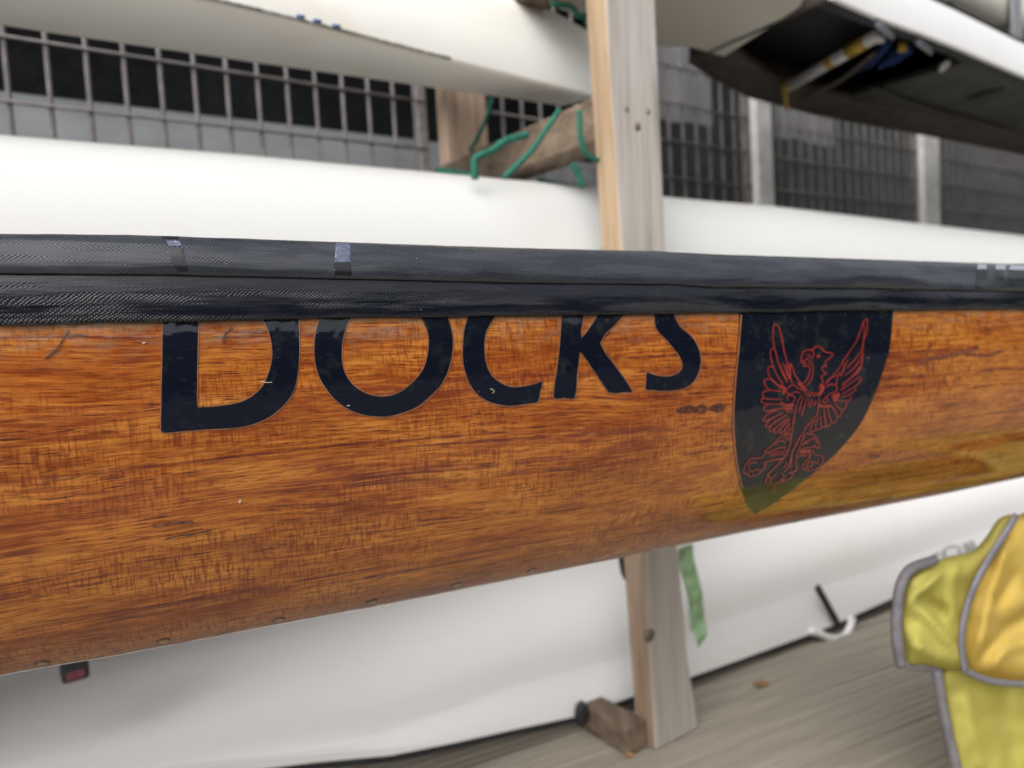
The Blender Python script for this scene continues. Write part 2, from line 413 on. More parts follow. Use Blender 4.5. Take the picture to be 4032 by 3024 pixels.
# fence posts and mesh panels
def fpost(name, x0, x1, y, d0, d1, mat, label, ztop=1.9, grp=None):
    a0, _ = pd(x0, y, d0); a1, _ = pd(x1, y, d0)
    t = thing(name, label, 'post', rk((a0 + a1) / 2, (d0 + d1) / 2, GZ), grp)
    rbox('upright', a0, a1, d0, d1, GZ + .001, ztop, mat, t, .004)
    rbox('foot_plate', a0 - .02, a1 + .02, d0 - .012, d1 + .02, GZ + .0005, GZ + .006, M_wire, t, .001)
    return a0, a1
wa0, wa1 = fpost('inner_post', 1762, 1922, 520, 1.36, 1.40, M_inner, 'brown wooden post behind the green rope, in front of the mesh')
pa0, pa1 = fpost('fence_post', 2985, 3046, 640, 1.41, 1.47, M_paint, 'white fence post nearest the wooden rack post', grp='white posts along the mesh')
pb0, pb1 = fpost('fence_post', 3640, 3702, 720, 1.41, 1.47, M_paint, 'white fence post under the dark cockpit, further right', grp='white posts along the mesh')
def panel(a0, a1, label):
    t = thing('mesh_panel', label, 'wire mesh', rk((a0 + a1) / 2, 1.44, GZ), 'wire mesh panels of the boathouse front')
    z0, z1 = GZ + .03, 1.85
    for x in (a0, a1 - .022): rbox('frame_bar', x, x + .022, 1.43, 1.455, z0, z1, M_wire, t, .002)
    vm = hm = None
    k0 = math.ceil((a0 + .03 - .0718) / .0572)
    a = .0718 + k0 * .0572
    while a < a1 - .028:
        if vm is None:
            o = tube('wire', [rk(a, 1.437, z0), rk(a, 1.437, z1)], .0040, M_wire, t, 8, 1); vm = o; va = a
        else:
            o = vm.copy(); COL.objects.link(o); o.parent = t; o.matrix_parent_inverse = vm.matrix_parent_inverse.copy(); o.location = vm.location + RD * (a - va)
        a += .0572
    z = .526 - .1022 * 11
    while z < z1:
        if z > z0 + .02:
            if hm is None:
                o = tube('cross_wire', [rk(a0 + .003, 1.431, z), rk(a1 - .003, 1.431, z)], .0030, M_wire, t, 6, 1); hm = o; hz = z
            else:
                o = hm.copy(); COL.objects.link(o); o.parent = t; o.matrix_parent_inverse = hm.matrix_parent_inverse.copy(); o.location = hm.location + Z * (z - hz)
        z += .1022
panel(wa0 - 1.16, wa0 - .006, 'grey wire mesh panel left of the brown inner post, over the white hull')
panel(wa1 + .006, pa0 - .006, 'grey wire mesh panel crossed by green rope, behind the rack post')
panel(pa1 + .006, pb0 - .006, 'grey wire mesh panel between the two white fence posts')
panel(pb1 + .006, pb1 + 1.1, 'grey wire mesh panel right of the last white fence post')

# boats stored inside, seen through the mesh
def inner_boat(name, a0, a1, dc, hw, zt0, zt1, h, mat, label):
    secs = []
    for i in range(13):
        t = i / 12; a = a0 + (a1 - a0) * t; zt = zt0 + (zt1 - zt0) * t
        k = min(1, .35 + 3 * t, .35 + 3 * (1 - t))
        secs.append([rk(a, dc + hw * k * math.cos(x), zt - h + h * (abs(math.sin(x)) ** .7) * (1 if math.sin(x) > 0 else -.15)) for x in [2 * math.pi * j / 20 for j in range(20)]])
    t = thing(name, label, 'boat', rk((a0 + a1) / 2, dc, zt0 - h)); loft('hull', secs, mat, t)
    return t
zi0 = pd(0, 325, 1.80)[1]; zi1 = pd(1714, 520, 1.80)[1]
ib = inner_boat('stored_boat', -1.5, 1.9, 1.95, .24, zi0 + .01, zi1 + .01, .30, M_pale, 'pale grey hull inside the boathouse, behind the left mesh')
for x in (-.8, 1.2): rbox('cradle', x, x + .06, 1.75, 2.15, GZ + .012, zi0 - .33, M_brownd, ib, .003)
# hanging pale plastic sheets inside, right of the rack post
def sheet(px0, px1, yt, yb, d, label):
    a0, z1 = pd(px0, yt, d); a1, _ = pd(px1, yt, d); z0 = pd((px0 + px1) / 2, yb, d)[1]
    nx, nz = 14, 6; V = []; Fc = []
    for k in (0, 1):
        for i in range(nx + 1):
            for j in range(nz + 1):
                a = a0 + (a1 - a0) * i / nx; z = z0 + (1.88 - z0) * j / nz
                V.append(rk(a, d + .006 * math.sin(a * 42) + k * .003, z + (.004 * math.sin(a * 23) if j == 0 else 0)))
    q = (nx + 1) * (nz + 1)
    for i in range(nx):
        for j in range(nz):
            p = i * (nz + 1) + j
            Fc.append((p, p + 1, p + nz + 2, p + nz + 1)); Fc.append((q + p, q + p + nz + 1, q + p + nz + 2, q + p + 1))
    return tag(link('plastic_sheet', V, Fc, simple('pale_plastic', (.27, .27, .285), .4, .1, 8), None, True), label, 'sheet')
sheet(2560, 2790, 200, 478, 1.62, 'grey plastic sheet hanging behind the mesh beside the rack post')
sheet(3040, 3280, 380, 555, 1.62, 'grey plastic sheet hanging behind the mesh between the white posts')

# ------------------------------------------------------------------ rack post with arms
prk = thing('rack_post', 'weathered wooden rack post standing between the white hulls', 'post', rk(.79, .77, GZ), 'posts of the boat rack')
rings = [(1.30, .722, .829), (.45, .7286, .8268), (.126, .7346, .8250), (-.326, .746, .8215), (-.50, .7515, .832), (GZ, .755, .850)]
secs = []
for z, a0, a1 in rings[::-1]:
    secs.append([rk(a0, .75, z), rk(a1, .75, z), rk(a1, .79, z), rk(a0, .79, z)])
o = loft('upright', secs, M_post, prk, smooth=False); bevel(o, .003)
o.data.materials.append(M_post_side); o.data.materials.append(M_inner)
for p in o.data.polygons:
    c = p.center; n_ = p.normal
    if n_.dot(RD) < -.7: p.material_index = 1 if c.z > CAMZ - .2 else 2
M_hole = simple('knot_brown', (.19, .155, .13), .8)
for (x, y, r) in ((2508, 498, .0065), (2466, 430, .004), (2550, 440, .004), (2556, 2500, .010)):
    a, z = pd(x, y, .7505)
    tube('screw_hole', [rk(a, .7495, z), rk(a, .752, z)], r, M_hole, prk, 10, 1)
# arms running back to the mesh
rbox('arm', .737, .80, .7905, 1.359, .274, .336, M_arm, prk, .004)
rbox('arm', .737, .80, .7905, 1.359, .535, .594, M_arm, prk, .004)
rbox('arm', .745, .80, .7905, 1.359, -.09, -.022, M_arm, prk, .004)
# base block lying in front of the lower hull
a0, d0 = pz(2395, 2800, GZ + .05); a1, d1 = pz(2555, 2870, GZ + .05)
rbox('foot_block', .712, .7535, .765, .865, GZ + .001, GZ + .043, M_arm, prk, .004)
far = []
prk2 = thing('rack_post', 'second wooden rack post, standing beyond the left edge', 'post', rk(-1.15, .77, GZ), 'posts of the boat rack')
prk3 = thing('rack_post', 'third wooden rack post, standing beyond the right edge', 'post', rk(4.4, .77, GZ), 'posts of the boat rack')
for t, a in ((prk2, -1.15), (prk3, 4.4)):
    rbox('upright', a - .045, a + .045, .75, .79, GZ, 1.3, M_post, t, .003)
    for z in (-.022, .38, .594): rbox('arm', a - .03, a + .03, .7905, 1.359, z - .06, z, M_arm, t, .004)

# ------------------------------------------------------------------ boats on the rack
# upper left boat: flat pale underside and a bright side
def boat_upper_left():
    far = [pd(0, 100, 1.05), pd(1000, 245, 1.05), pd(2311, 430, 1.05)]
    ch = [pz(747, -5, .40), pz(1094, 70, .40), pz(1550, 189, .40), pz(2016, 300, .402), pz(2353, 388, .40)]
    top = [pd(2070, 0, .97), pd(2179, 36, .97), pd(2293, 92, .97), pd(2340, 135, .97)]
    fa, fz = [p[0] for p in far], [p[1] for p in far]
    ca, cdd = [p[0] for p in ch], [p[1] for p in ch]
    ta, tz = [p[0] for p in top] + [.95], [p[1] for p in top] + [top[-1][1] - .04]
    t = thing('racing_boat', 'upper left white boat with yellowed side and shaded flat underside', 'boat', rk(-.2, .95, .40), 'boats stored on the rack')
    A = [-1.7, -1.2, -.8, -.4, -.1, .1, .25, .35, .45, .52, .58, .64, .70, .76, .82, .90]
    secs = []
    ext_d = lambda a: interp(a, ca, cdd) if a > ca[0] else cdd[0] + (a - ca[0]) * (cdd[1] - cdd[0]) / (ca[1] - ca[0]) * .3
    for a in A:
        dc = ext_d(a); zt = interp(a, ta, tz); zf = interp(a, fa, fz)
        if a < -.8: k = (a + 1.7) / .9; dc = 1.0 + (dc - 1.0) * max(.08, k)
        s_ = [rk(a, 1.05, zf), rk(a, (dc + 1.05) / 2, .403 + (zf - .4) * .5)]
        for j in range(5):
            x = math.pi / 2 * j / 4; s_.append(rk(a, dc + .007 - .007 * math.sin(x), .407 - .007 * math.cos(x)))
        zt = max(zt, .46)
        tl = max(.97, dc + .02)
        s_ += [rk(a, dc + (tl - dc) * .30, .40 + (zt - .40) * .45), rk(a, dc + (tl - dc) * .7, .40 + (zt - .40) * .8), rk(a, tl - .004, zt - .006), rk(a, tl + .008, zt + .001),
               rk(a, 1.03, zt + .01), rk(a, 1.055, zt - .01)]
        secs.append(s_)
    loft('hull', secs, M_white2, t, auto=50)
    # rubbing strip along the lower edge with worn blue paint
    P = [rk(a, ext_d(a) - .0018, .4045) for a in [-.7, -.4, -.1, .1, .25, .4, .5, .58]]
    tube('rubbing_strip', P, .0026, simple('worn_grey_edge', (.42, .41, .38), .6, .4, 90), t, 8, 4)
    M_chip = simple('blue_paint', (.08, .16, .36), .6)
    for x, y in ((1225, 97), (1305, 112), (1170, 66)):
        a, d = pz(x, y, .404)
        tube('blue_paint_chip', [rk(a, ext_d(a) - .0052, .406), rk(a + .010, ext_d(a) - .0052, .4065)], .0022, M_chip, t, 6, 1)
boat_upper_left()

# middle boat: long white hull, keel up
def boat_mid():
    pts = [(0, 538), (775, 597), (1367, 652), (2016, 711), (2378, 747), (2613, 780), (2956, 806), (3312, 848), (3700, 893), (4032, 932)]
    q = [pd(x, y, .985) for x, y in pts]; qa = [p[0] for p in q]; qz = [p[1] for p in q]
    t = thing('racing_boat', 'long white hull lying keel up behind the wooden shell, middle level', 'boat', rk(1.2, 1.0, -.02), 'boats stored on the rack')
    secs = []
    for i in range(41):
        a = -1.9 + i * .155; zt = interp(a, qa, qz) - .004
        if a > qa[-1]: zt = qz[-1] - (a - qa[-1]) * .012
        k = min(1, .15 + (a + 1.9) * .9, .15 + (4.3 - a) * .6); S = []
        for j in range(25):
            x = math.pi * j / 24; c, s = math.cos(x), math.sin(x)
            S.append(rk(a, 1.0 - .185 * k * math.copysign(abs(c) ** .8, c), -.018 + (zt + .018) * s ** .75))
        secs.append(S)
    loft('hull', secs, M_white3, t)
    # faint moulded line along the side
    a, z = pd(3330, 960, .84)
    return t
boat_mid()

# lower boat: rim down just above the dock
CPX = [(1230, 3003), (1600, 2969), (1970, 2883), (2254, 2827), (2507, 2737), (2740, 2660), (3242, 2479), (3522, 2353)]
CCR = [(1100, 3010), (1600, 2858), (2032, 2697), (2470, 2586), (2784, 2464), (3205, 2316), (3522, 2213), (3854, 2095)]
def plc(x, y, off=0.0):           # sight line meets the upright plane d + .096 a = .929 + off
    q = ray(x, y); q = q * ((.929 + off) / (q.dot(RN) + .096 * q.dot(RD))); return q.dot(RD), q.z
CB = [plc(*p) for p in CPX]; CC = [plc(*p, .022) for p in CCR]
def c_bot(a):
    z = interp(a, [p[0] for p in CB], [p[1] for p in CB]) + min(0, a - CB[0][0]) * -.22; return z
def c_cr(a): return max(c_bot(a) + .012, interp(a, [p[0] for p in CC], [p[1] for p in CC]) + min(0, a - CC[0][0]) * .3)
def c_d(a): return .929 - .096 * a
def c_top(a): return interp(a, [-.5, .05, 1.0, 2.5], [-.405, -.402, -.36, -.34])
END_A = plc(3992, 1950, .1)[0]
def boat_low():
    t = thing('racing_boat', 'lowest white hull, just above the dock boards behind the rack post', 'boat', rk(.9, 1.0, GZ + .02), 'boats stored on the rack')
    secs = []
    A = [-.9 + .1 * i for i in range(60) if -.9 + .1 * i < END_A] + [END_A]
    for a in A:
        zb, zc, d, zt = max(c_bot(a), GZ + .018), c_cr(a), c_d(a), c_top(a)
        k = min(1, .2 + (a + .9) * 1.4)
        S = [rk(a, d, zb), rk(a, d + .001, zb + .008), rk(a, d + .010, zb + (zc - zb) * .55), rk(a, d + .021, zc - .003), rk(a, d + .0225, zc + .003)]
        for j in range(1, 13):
            x = math.pi / 2 * j / 12
            S.append(rk(a, d + .0225 + .24 * k * (1 - math.cos(x)), zc + .005 + (zt - zc - .005) * math.sin(x) ** .9))
        S += [rk(a, d + .30 * k + .02, zt - .03), rk(a, d + .44 * k, zc), rk(a, d + .45 * k, zb)]
        secs.append(S)
    loft('hull', secs, M_white, t, auto=35)
    # dark rim fringe, thickened to stand in for the contact shadow below
    tube('rim_fringe_shadow', [rk(a, c_d(a) + .006, max(c_bot(a), GZ + .018) - .005) for a in A if a > .2], .0065, M_rubber, t, 8, 2)
    # U shaped fitting with a dark slot
    def P(x, y, off=-.004):
        a, z = plc(x, y, off); return rk(a, .929 + off - .096 * a, z)
    tube('slot', [P(3218, 2312), P(3256, 2380), P(3296, 2452)], .0080, M_rubber, t, 8, 3, .6)
    tube('bracket', [P(3192, 2484, -.003), P(3230, 2496, -.006), P(3262, 2511, -.007), P(3295, 2516, -.007), P(3326, 2502, -.007), P(3346, 2470, -.006), P(3356, 2432, -.003)], .0072, M_white, t, 10, 5)
    # round dark fitting on the rim
    c = P(2272, 2800, -.003)
    secs2 = []
    for dz, r in ((-.004, .010), (-.008, .015), (-.014, .015), (-.018, .010)):
        secs2.append([c + RN * dz + RD * math.cos(x) * r * .8 + Z * math.sin(x) * r * 1.3 for x in [2 * math.pi * j / 16 for j in range(16)]])
    loft('round_fitting', secs2, M_rubber, t)
    # small grey moulded letters beside the yellow jacket, partly hidden by it
    glyphs = [[(3605, 2232), (3660, 2205)], [(3634, 2219), (3646, 2245)], [(3700, 2178), (3672, 2192), (3678, 2218), (3708, 2212)],
              [(3760, 2150), (3728, 2158), (3716, 2182), (3738, 2206), (3765, 2196)], [(3772, 2150), (3786, 2190), (3806, 2178), (3796, 2142)],
              [(3808, 2136), (3826, 2172)], [(3824, 2128), (3842, 2164)]]
    for g in glyphs: tube('letter_stroke', [P(x, y, -.001) for x, y in g], .0034, simple('grey_lettering', (.42, .42, .43), .5), t, 6, 3)
boat_low()

# small dark block with a faded red stripe, on the lower hull under the left of the shell
def block():
    d = .92; a0, z1 = pd(232, 2560, d); a1, _ = pd(346, 2560, d); z0 = pd(290, 2690, d)[1]
    t = thing('tag_block', 'small dark block with a faded red stripe above the lowest white hull', 'block', rk((a0 + a1) / 2, d, z0))
    rbox('body', a0, a1, d, d + .03, z0, z1 + .03, simple('slate_plastic', (.045, .05, .065), .5, .2, 60), t, .004)
    zz = pd(290, 2662, d)[1]
    rbox('stripe', a0 + .004, a1 - .005, d - .0006, d + .004, zz - .0045, zz + .005, M_pink, t, .001)
block()

# high boat just right of the post: flat beige underside
def boat_high():
    zz = .60; P = [pz(x, y, zz) for x, y in ((2859, 226), (3163, 29))]
    f0 = pz(2600, 190, zz); f1 = pz(2716, 188, zz)
    poly = [(.70, .97), (.76, 1.02), (.84, 1.06), f0, f1, P[0], P[1], (P[1][0] - .05, P[1][1] - .03), (.92, .83), (.78, .90)]
    t = thing('racing_boat', 'highest pale boat above the rack post, blunt end pointing right', 'boat', rk(.9, .95, zz), 'boats stored on the rack')
    n = len(poly); ca = sum(p[0] for p in poly) / n; cdd = sum(p[1] for p in poly) / n
    secs = []
    for z, k in ((zz + .004, .985), (zz, .975), (zz + .012, 1.0), (zz + .08, 1.01), (zz + .12, .99)):
        secs.append([rk(ca + (a - ca) * k, cdd + (d - cdd) * k, z) for a, d in poly])
    secs = secs[1:]
    loft('hull', secs, M_cream, t, smooth=False)
boat_high()

# dark overturned shell at upper right: white side strip, dark deck with black cockpit
def boat_dark():
    zz = .60
    t = thing('racing_boat', 'dark overturned boat at upper right with foot tubes in its black cockpit', 'boat', rk(2.2, 1.0, zz), 'boats stored on the rack')
    nl = [pz(x, y, zz) for x, y in ((3306, 0), (3428, 58), (3700, 155), (4032, 298))]
    fl = [pz(x, y, zz) for x, y in ((2740, 240), (2910, 362), (3247, 453), (3700, 537), (4032, 602))]
    na, nd = [p[0] for p in nl], [p[1] for p in nl]; fa, fd = [p[0] for p in fl], [p[1] for p in fl]
    def N_(a): return interp(a, na, nd) if a > na[0] else nd[0] + (na[0] - a) * .02
    def FF(a): return interp(a, fa, fd)
    tops = [pd(x, y, .80)[1] for x, y in ((3610, 0), (3830, 84), (4032, 168))]
    hs_ = sum(tops) / 3
    A0 = pz(3190, 25, zz)[0]
    A = [A0 + .01 + i * .17 for i in range(22)]
    # near white side
    secs = []
    for a in A:
        d = N_(a); h = hs_ - zz
        secs.append([rk(a, d, zz), rk(a, d - .004, zz + h * .5), rk(a, d + .003, zz + h), rk(a, d + .014, zz + h), rk(a, d + .010, zz)])
    loft('white_side', secs, M_white, t, auto=40)
    # far side and bottom, dark
    secs = [[rk(a, FF(a) + .012, zz - .002), rk(a, FF(a), zz - .002), rk(a, FF(a) - .02, zz + .09), rk(a, FF(a) + .0, zz + .092)] for a in A]
    loft('far_side', secs, M_brownd, t, smooth=False)
    secs = [[rk(a, N_(a) + .004, hs_ + .001), rk(a, (N_(a) + FF(a)) / 2, hs_ + .10), rk(a, FF(a) + .01, zz + .093), rk(a, FF(a) + .01, zz + .098), rk(a, (N_(a) + FF(a)) / 2, hs_ + .11), rk(a, N_(a), hs_ + .006)] for a in A]
    loft('hull_bottom', secs, M_black, t, smooth=False)
    hexa('bow_wall', [rk(A0, N_(A0) + .01, zz), rk(A0 + .012, N_(A0) + .01, zz), rk(A0 + .012, FF(A0), zz), rk(A0, FF(A0), zz),
                      rk(A0, N_(A0) + .01, hs_ + .05), rk(A0 + .012, N_(A0) + .01, hs_ + .05), rk(A0 + .012, FF(A0), hs_ + .05), rk(A0, FF(A0), hs_ + .05)], M_brownd, t)
    # inner coaming strips along both sides
    secs = [[rk(a, N_(a) + .012, zz + .004), rk(a, N_(a) + .05, zz + .010), rk(a, N_(a) + .05, zz + .022), rk(a, N_(a) + .012, zz + .018)] for a in A]
    loft('coaming', secs, M_rubber, t, smooth=False)
    secs = [[rk(a, FF(a) - .10 - .02 * math.sin(a * 3), zz + .016), rk(a, FF(a) - .002, zz + .002), rk(a, FF(a) - .002, zz + .014), rk(a, FF(a) - .10 - .02 * math.sin(a * 3), zz + .028)] for a in A]
    loft('coaming', secs, M_brownd, t, smooth=False)
    # closed deck right of the cockpit
    Ad = pz(3480, 300, zz + .03)[0]
    secs = [[rk(a, N_(a) + .05, zz + .012), rk(a, FF(a) - .09, zz + .02), rk(a, FF(a) - .09, zz + .034), rk(a, N_(a) + .05, zz + .026)] for a in [x for x in A if x > Ad]]
    loft('deck', secs, M_deckin, t, smooth=False)
    def Q(x, y, z=zz + .012):
        a, d = pz(x, y, z); return rk(a, d, z)
    tube('deck_groove', [Q(3440, 335), Q(3560, 390), Q(3760, 450), Q(3965, 508)], .006, M_black, t, 6, 3, .5)
    # oval hatch
    c = Q(3880, 370, zz + .0115); e = (Q(3960, 350, zz + .0115) - Q(3815, 395, zz + .0115)) / 2
    s2 = []
    for dz in (0, .004): s2.append([c + e * math.cos(x) + Z.cross(e) * math.sin(x) * .42 - Z * (dz - .002) for x in [2 * math.pi * j / 20 for j in range(20)]])
    loft('hatch', s2, M_black, t, smooth=False)
    def T(x, y, z=zz - .005): return Q(x, y, z)
    tube('foot_tube', [T(3095, 345), T(3460, 135)], .0135, M_alu, t, 12, 1)
    for (x0, y0, x1, y1) in ((3090, 348, 3108, 338), (3262, 249, 3282, 237), (3340, 204, 3410, 164)):
        tube('tube_tape', [T(x0, y0, zz - .0065), T(x1, y1, zz - .0065)], .0139, M_yel, t, 12, 1)
    tube('tube_bracket', [T(3088, 350), T(3092, 385, zz - .012), T(3100, 425, zz - .02)], .009, M_yel, t, 8, 3, .7)
    tube('stretcher_bar', [Q(3125, 400, zz + .008), Q(3300, 320, zz + .008), Q(3450, 205, zz + .008)], .006, simple('dull_brown_tube', (.16, .13, .11), .5), t, 8, 3)
    for x, y, r in ((3440, 145, .008), (3466, 143, .009), (3715, 250, .009), (3728, 238, .007), (3708, 262, .006)):
        p = T(x, y, zz - .004); tube('bolt', [p, p - Z * .012], r, M_alu, t, 10, 1)
    p = Q(3552, 165); tube('bolt', [p, p - Z * .02], .009, M_yel, t, 10, 1)
    # blue straps
    for pts, r in ((((3378, 275), (3430, 240), (3500, 165)), [.008, .014, .012]), (((3465, 260), (3520, 220), (3590, 190)), [.010, .018, .012])):
        tube('blue_strap', [Q(x, y, zz + .004) for x, y in pts], r, M_blue, t, 10, 5, .4)
    # pale plates fixed under the side
    for (x, y, x2, y2) in ((3450, 80, 3515, 130), (3610, 150, 3665, 190)):
        p, q = Q(x, y, zz - .002), Q(x2, y2, zz - .002)
        tube('side_plate', [p, (p + q) / 2, q], .016, simple('grey_plate', (.22, .23, .27), .4), t, 8, 2, .35)
boat_dark()

# pale hull on the top level, right corner, held by a grey bracket
def boat_top():
    t = thing('racing_boat', 'beige hull at the top right corner above the dark boat', 'boat', rk(2.6, 1.02, .80), 'boats stored on the rack')
    secs = []
    for i in range(16):
        a = 1.0 + i * .26
        S = []
        for j in range(21):
            x = math.pi * j / 20
            S.append(rk(a, 1.02 - .13 * math.cos(x), .80 + .30 * math.sin(x) ** .8))
        secs.append(S)
    loft('hull', secs, M_cream, t, caps=True)
    a, z = pd(3745, 14, .88); tube('drain_plug', [rk(a - .02, .892, z), rk(a, .884, z + .002), rk(a + .03, .892, z + .006)], .008, M_rubber, t, 8, 3)
    a, z = pd(3990, 60, .88); rbox('support_strap', a - .02, a + .035, .872, .882, .66, 1.02, M_pale, t, .003)
boat_top()

# ------------------------------------------------------------------ green rope round the arm
def rope():
    t = thing('green_rope', 'thin green rope looped over the brown arm under the upper boat', 'rope', rk(.6, .95, .30))
    def P(x, y, d):
        x = x / 1.659 + 1600; y = y / 1.659; a, z = pd(x, y, d); return rk(a, d, z)
    S = [([(560, 640), (520, 780), (420, 985)], 1.12, .0042), ([(1000, 720), (910, 850), (820, 980), (640, 1160)], .80, .0040),
         ([(450, 1170), (450, 1040), (560, 985), (650, 920), (790, 880)], .86, .0052), ([(1130, 720), (1140, 900), (1180, 1010), (1260, 1050)], .785, .0040),
         ([(1085, 1070), (1120, 1130), (1150, 1225)], .80, .0045), ([(190, 1112), (320, 1125), (450, 1150)], .97, .0040),
         ([(860, 1170), (1000, 1205), (1170, 1222)], .97, .0035), ([(950, 25), (1080, 45), (1130, 105), (1220, 85)], .90, .0045),
         ([(1180, 100), (1175, 140), (1200, 185)], .90, .0042)]
    for pts, d, r in S: tube('strand', [P(x, y, d) for x, y in pts], r, M_rope, t, 8, 6)
rope()
# pale green webbing hanging beside the post
def web():
    pts = [(2702, 2150), (2722, 2290), (2752, 2440), (2758, 2505)]
    C = []
    for x, y in pts:
        a, z = pd(x, y, .765); C.append((a, z))
    V = []; L = catmull([Vector((a, z, 0)) for a, z in C], 6)
    for i, p in enumerate(L):
        wd = .0165 * (1 if i < len(L) - 3 else .75)
        for dd in (0, .0016):
            V.append(rk(p.x - wd, .765 + dd + .003 * math.sin(i * .6), p.y)); V.append(rk(p.x + wd, .765 + dd + .003 * math.sin(i * .6 + .4), p.y))
    V += [rk(L[-1].x - .004, .766, L[-1].y - .018), rk(L[-1].x - .004, .7675, L[-1].y - .018)]
    Fc = []
    for i in range(len(L) - 1):
        q = i * 4
        Fc += [(q, q + 1, q + 5, q + 4), (q + 2, q + 6, q + 7, q + 3), (q, q + 4, q + 6, q + 2), (q + 1, q + 3, q + 7, q + 5)]
    q = (len(L) - 1) * 4; e = len(V) - 2
    Fc += [(q, q + 1, e), (q + 3, q + 2, e + 1), (q, e, e + 1, q + 2), (q + 1, q + 3, e + 1, e)]
    o = fixn(link('webbing_strap', V, Fc, M_web, None, False)); tag(o, 'pale green webbing strap hanging right of the rack post', 'strap')
web()
a, z = pd(2456, 2240, .80)
o = tube('black_hook', [rk(a - .004, .80, z + .05), rk(a - .004, .795, z), rk(a + .004, .79, z - .018), rk(a + .012, .79, z - .024)], .006, M_black, None, 8, 5)
tag(o, 'small black hook on the left side of the rack post', 'hook')
# fallen leaf
def leaf(px, py, r, label):
    q = ray(px, py); q = q * (-CAMZ / q.z); c = CAM + q + Z * .004
    V = []; n = 14
    for i in range(n):
        x = 2 * math.pi * i / n; rr = r * (1 + .25 * math.cos(3 * x)); V.append(c + Vector((math.cos(x) * rr, math.sin(x) * rr * .6, .002 * math.sin(2 * x))))
    V += [v + Z * .0012 for v in V]
    Fc = [tuple(range(n))[::-1], tuple(range(n, 2 * n))] + [(i, (i + 1) % n, n + (i + 1) % n, n + i) for i in range(n)]
    tag(fixn(link('dead_leaf', V, Fc, M_leaf)), label, 'leaf', 'dead leaves on the dock')
leaf(2992, 2702, .013, 'small orange dead leaf on the dock boards right of the post')
leaf(2475, 2985, .007, 'tiny brown dead leaf on the dock in front of the post foot')
leaf(3990, 990, .001, 'x') if False else None

# ------------------------------------------------------------------ the wooden shell (near boat)
T0 = .407
def lerp_list(L, xkey=0):
    q = [pd(x, y, T0, BN, BD) for x, y in L]; return [p[0] for p in q], [p[1] for p in q]
L_top = lerp_list([(0, 908), (475, 911), (949, 927), (1500, 947), (2072, 966), (2599, 978), (2874, 992), (3446, 1012), (4032, 1032)])
L_seam = lerp_list([(0, 1077), (610, 1082), (1500, 1101), (2072, 1115), (2645, 1119), (2800, 1132), (2931, 1130), (3446, 1136), (4032, 1147)])
L_tb = lerp_list([(0, 1281), (644, 1268), (1356, 1252), (2496, 1239), (3217, 1225), (4032, 1216)])
L_bot = lerp_list([(0, 2663), (400, 2595), (1094, 2461), (1600, 2365), (2370, 2211), (3099, 2060), (4032, 1878)])
def ex(s, L):
    xs, ys = L
    if s < xs[0]: return ys[0] + (s - xs[0]) * 0 
    if s > xs[-1]: return ys[-1] - (s - xs[-1]) * .004
    return interp(s, xs, ys)
WN = .090; PH0 = math.radians(13)
def wood_prof(s):
    """(t, z) points down the skin from the cloth edge to past the turn of the bilge"""
    zt = ex(s, L_tb)
    zb_app = ex(s, L_bot)                       # where the outline appears, on plane T0
    H = .15
    for _ in range(12):
        sl = zb_app / T0
        ph = math.atan2(H, -sl * WN)
        depth = T0 + WN * (math.cos(PH0) - math.cos(ph))
        zsil = sl * depth
        H = (zt - zsil) / (math.sin(ph) + math.sin(PH0))
    pts = []
    for j in range(45):
        ph = -PH0 + (math.radians(97) + PH0) * j / 44
        pts.append((T0 - WN * (math.cos(ph) - math.cos(PH0)), zt - H * (math.sin(ph) + math.sin(PH0))))
    t_, z_ = pts[-1]
    return pts
S_LIST = [-1.0, -.8, -.6, -.45, -.35, -.28, -.22] + [-.18 + .008 * i for i in range(123)] + [.85, .95, 1.1, 1.3, 1.5, 1.7, 1.9, 2.1, 2.3, 2.5]
shell = thing('rowing_shell', 'varnished mahogany rowing shell with black gunwale and DOCKS lettering', 'rowing boat', bt(.7, T0 + .1, -.17))
TC = T0 + .115                                  # centreline
def taper(s):
    return max(.12, min(1, (s + 1.25) / .45, (2.75 - s) / 1.5))
def tp(s, t): return TC + (t - TC) * taper(s)
V, UV, Fc = [], [], []; rows = []
for s in S_LIST:
    pts = wood_prof(s); arc = 0; row = []; last = None
    pts = [(T0 + .0004, pts[0][1] + .012)] + pts
    for (t, z) in pts:
        if last: arc += math.hypot(t - last[0], z - last[1])
        last = (t, z); row.append(len(V)); V.append(bt(s, tp(s, t), z)); UV.append((s, arc - .012))
    rows.append(row)
for i in range(len(rows) - 1):
    for j in range(len(rows[0]) - 1): Fc.append((rows[i][j], rows[i][j + 1], rows[i + 1][j + 1], rows[i + 1][j]))
hull = link('hull_skin', V, Fc, M_wood, shell, True, UV)
hullV, hullF = V, Fc
# keel and far side of the hull, mirrored and darker from use
V, Fc, UV = [], [], []
rows = []
for s in S_LIST[::4] + [S_LIST[-1]]:
    pts = wood_prof(s); row = []
    seq = [pts[-1]] + [(TC, pts[-1][1] - .012)] + [(2 * TC - t, z) for (t, z) in pts[::-1][::4]] + [(2 * TC - T0, ex(s, L_top) - .004)]
    arc = .25
    for t, z in seq:
        row.append(len(V)); V.append(bt(s, tp(s, t), z)); UV.append((s, arc)); arc += .012
    rows.append(row)
for i in range(len(rows) - 1):
    for j in range(len(rows[0]) - 1): Fc.append((rows[i][j], rows[i][j + 1], rows[i + 1][j + 1], rows[i + 1][j]))
link('far_skin', V, Fc, M_wood, shell, True, UV)

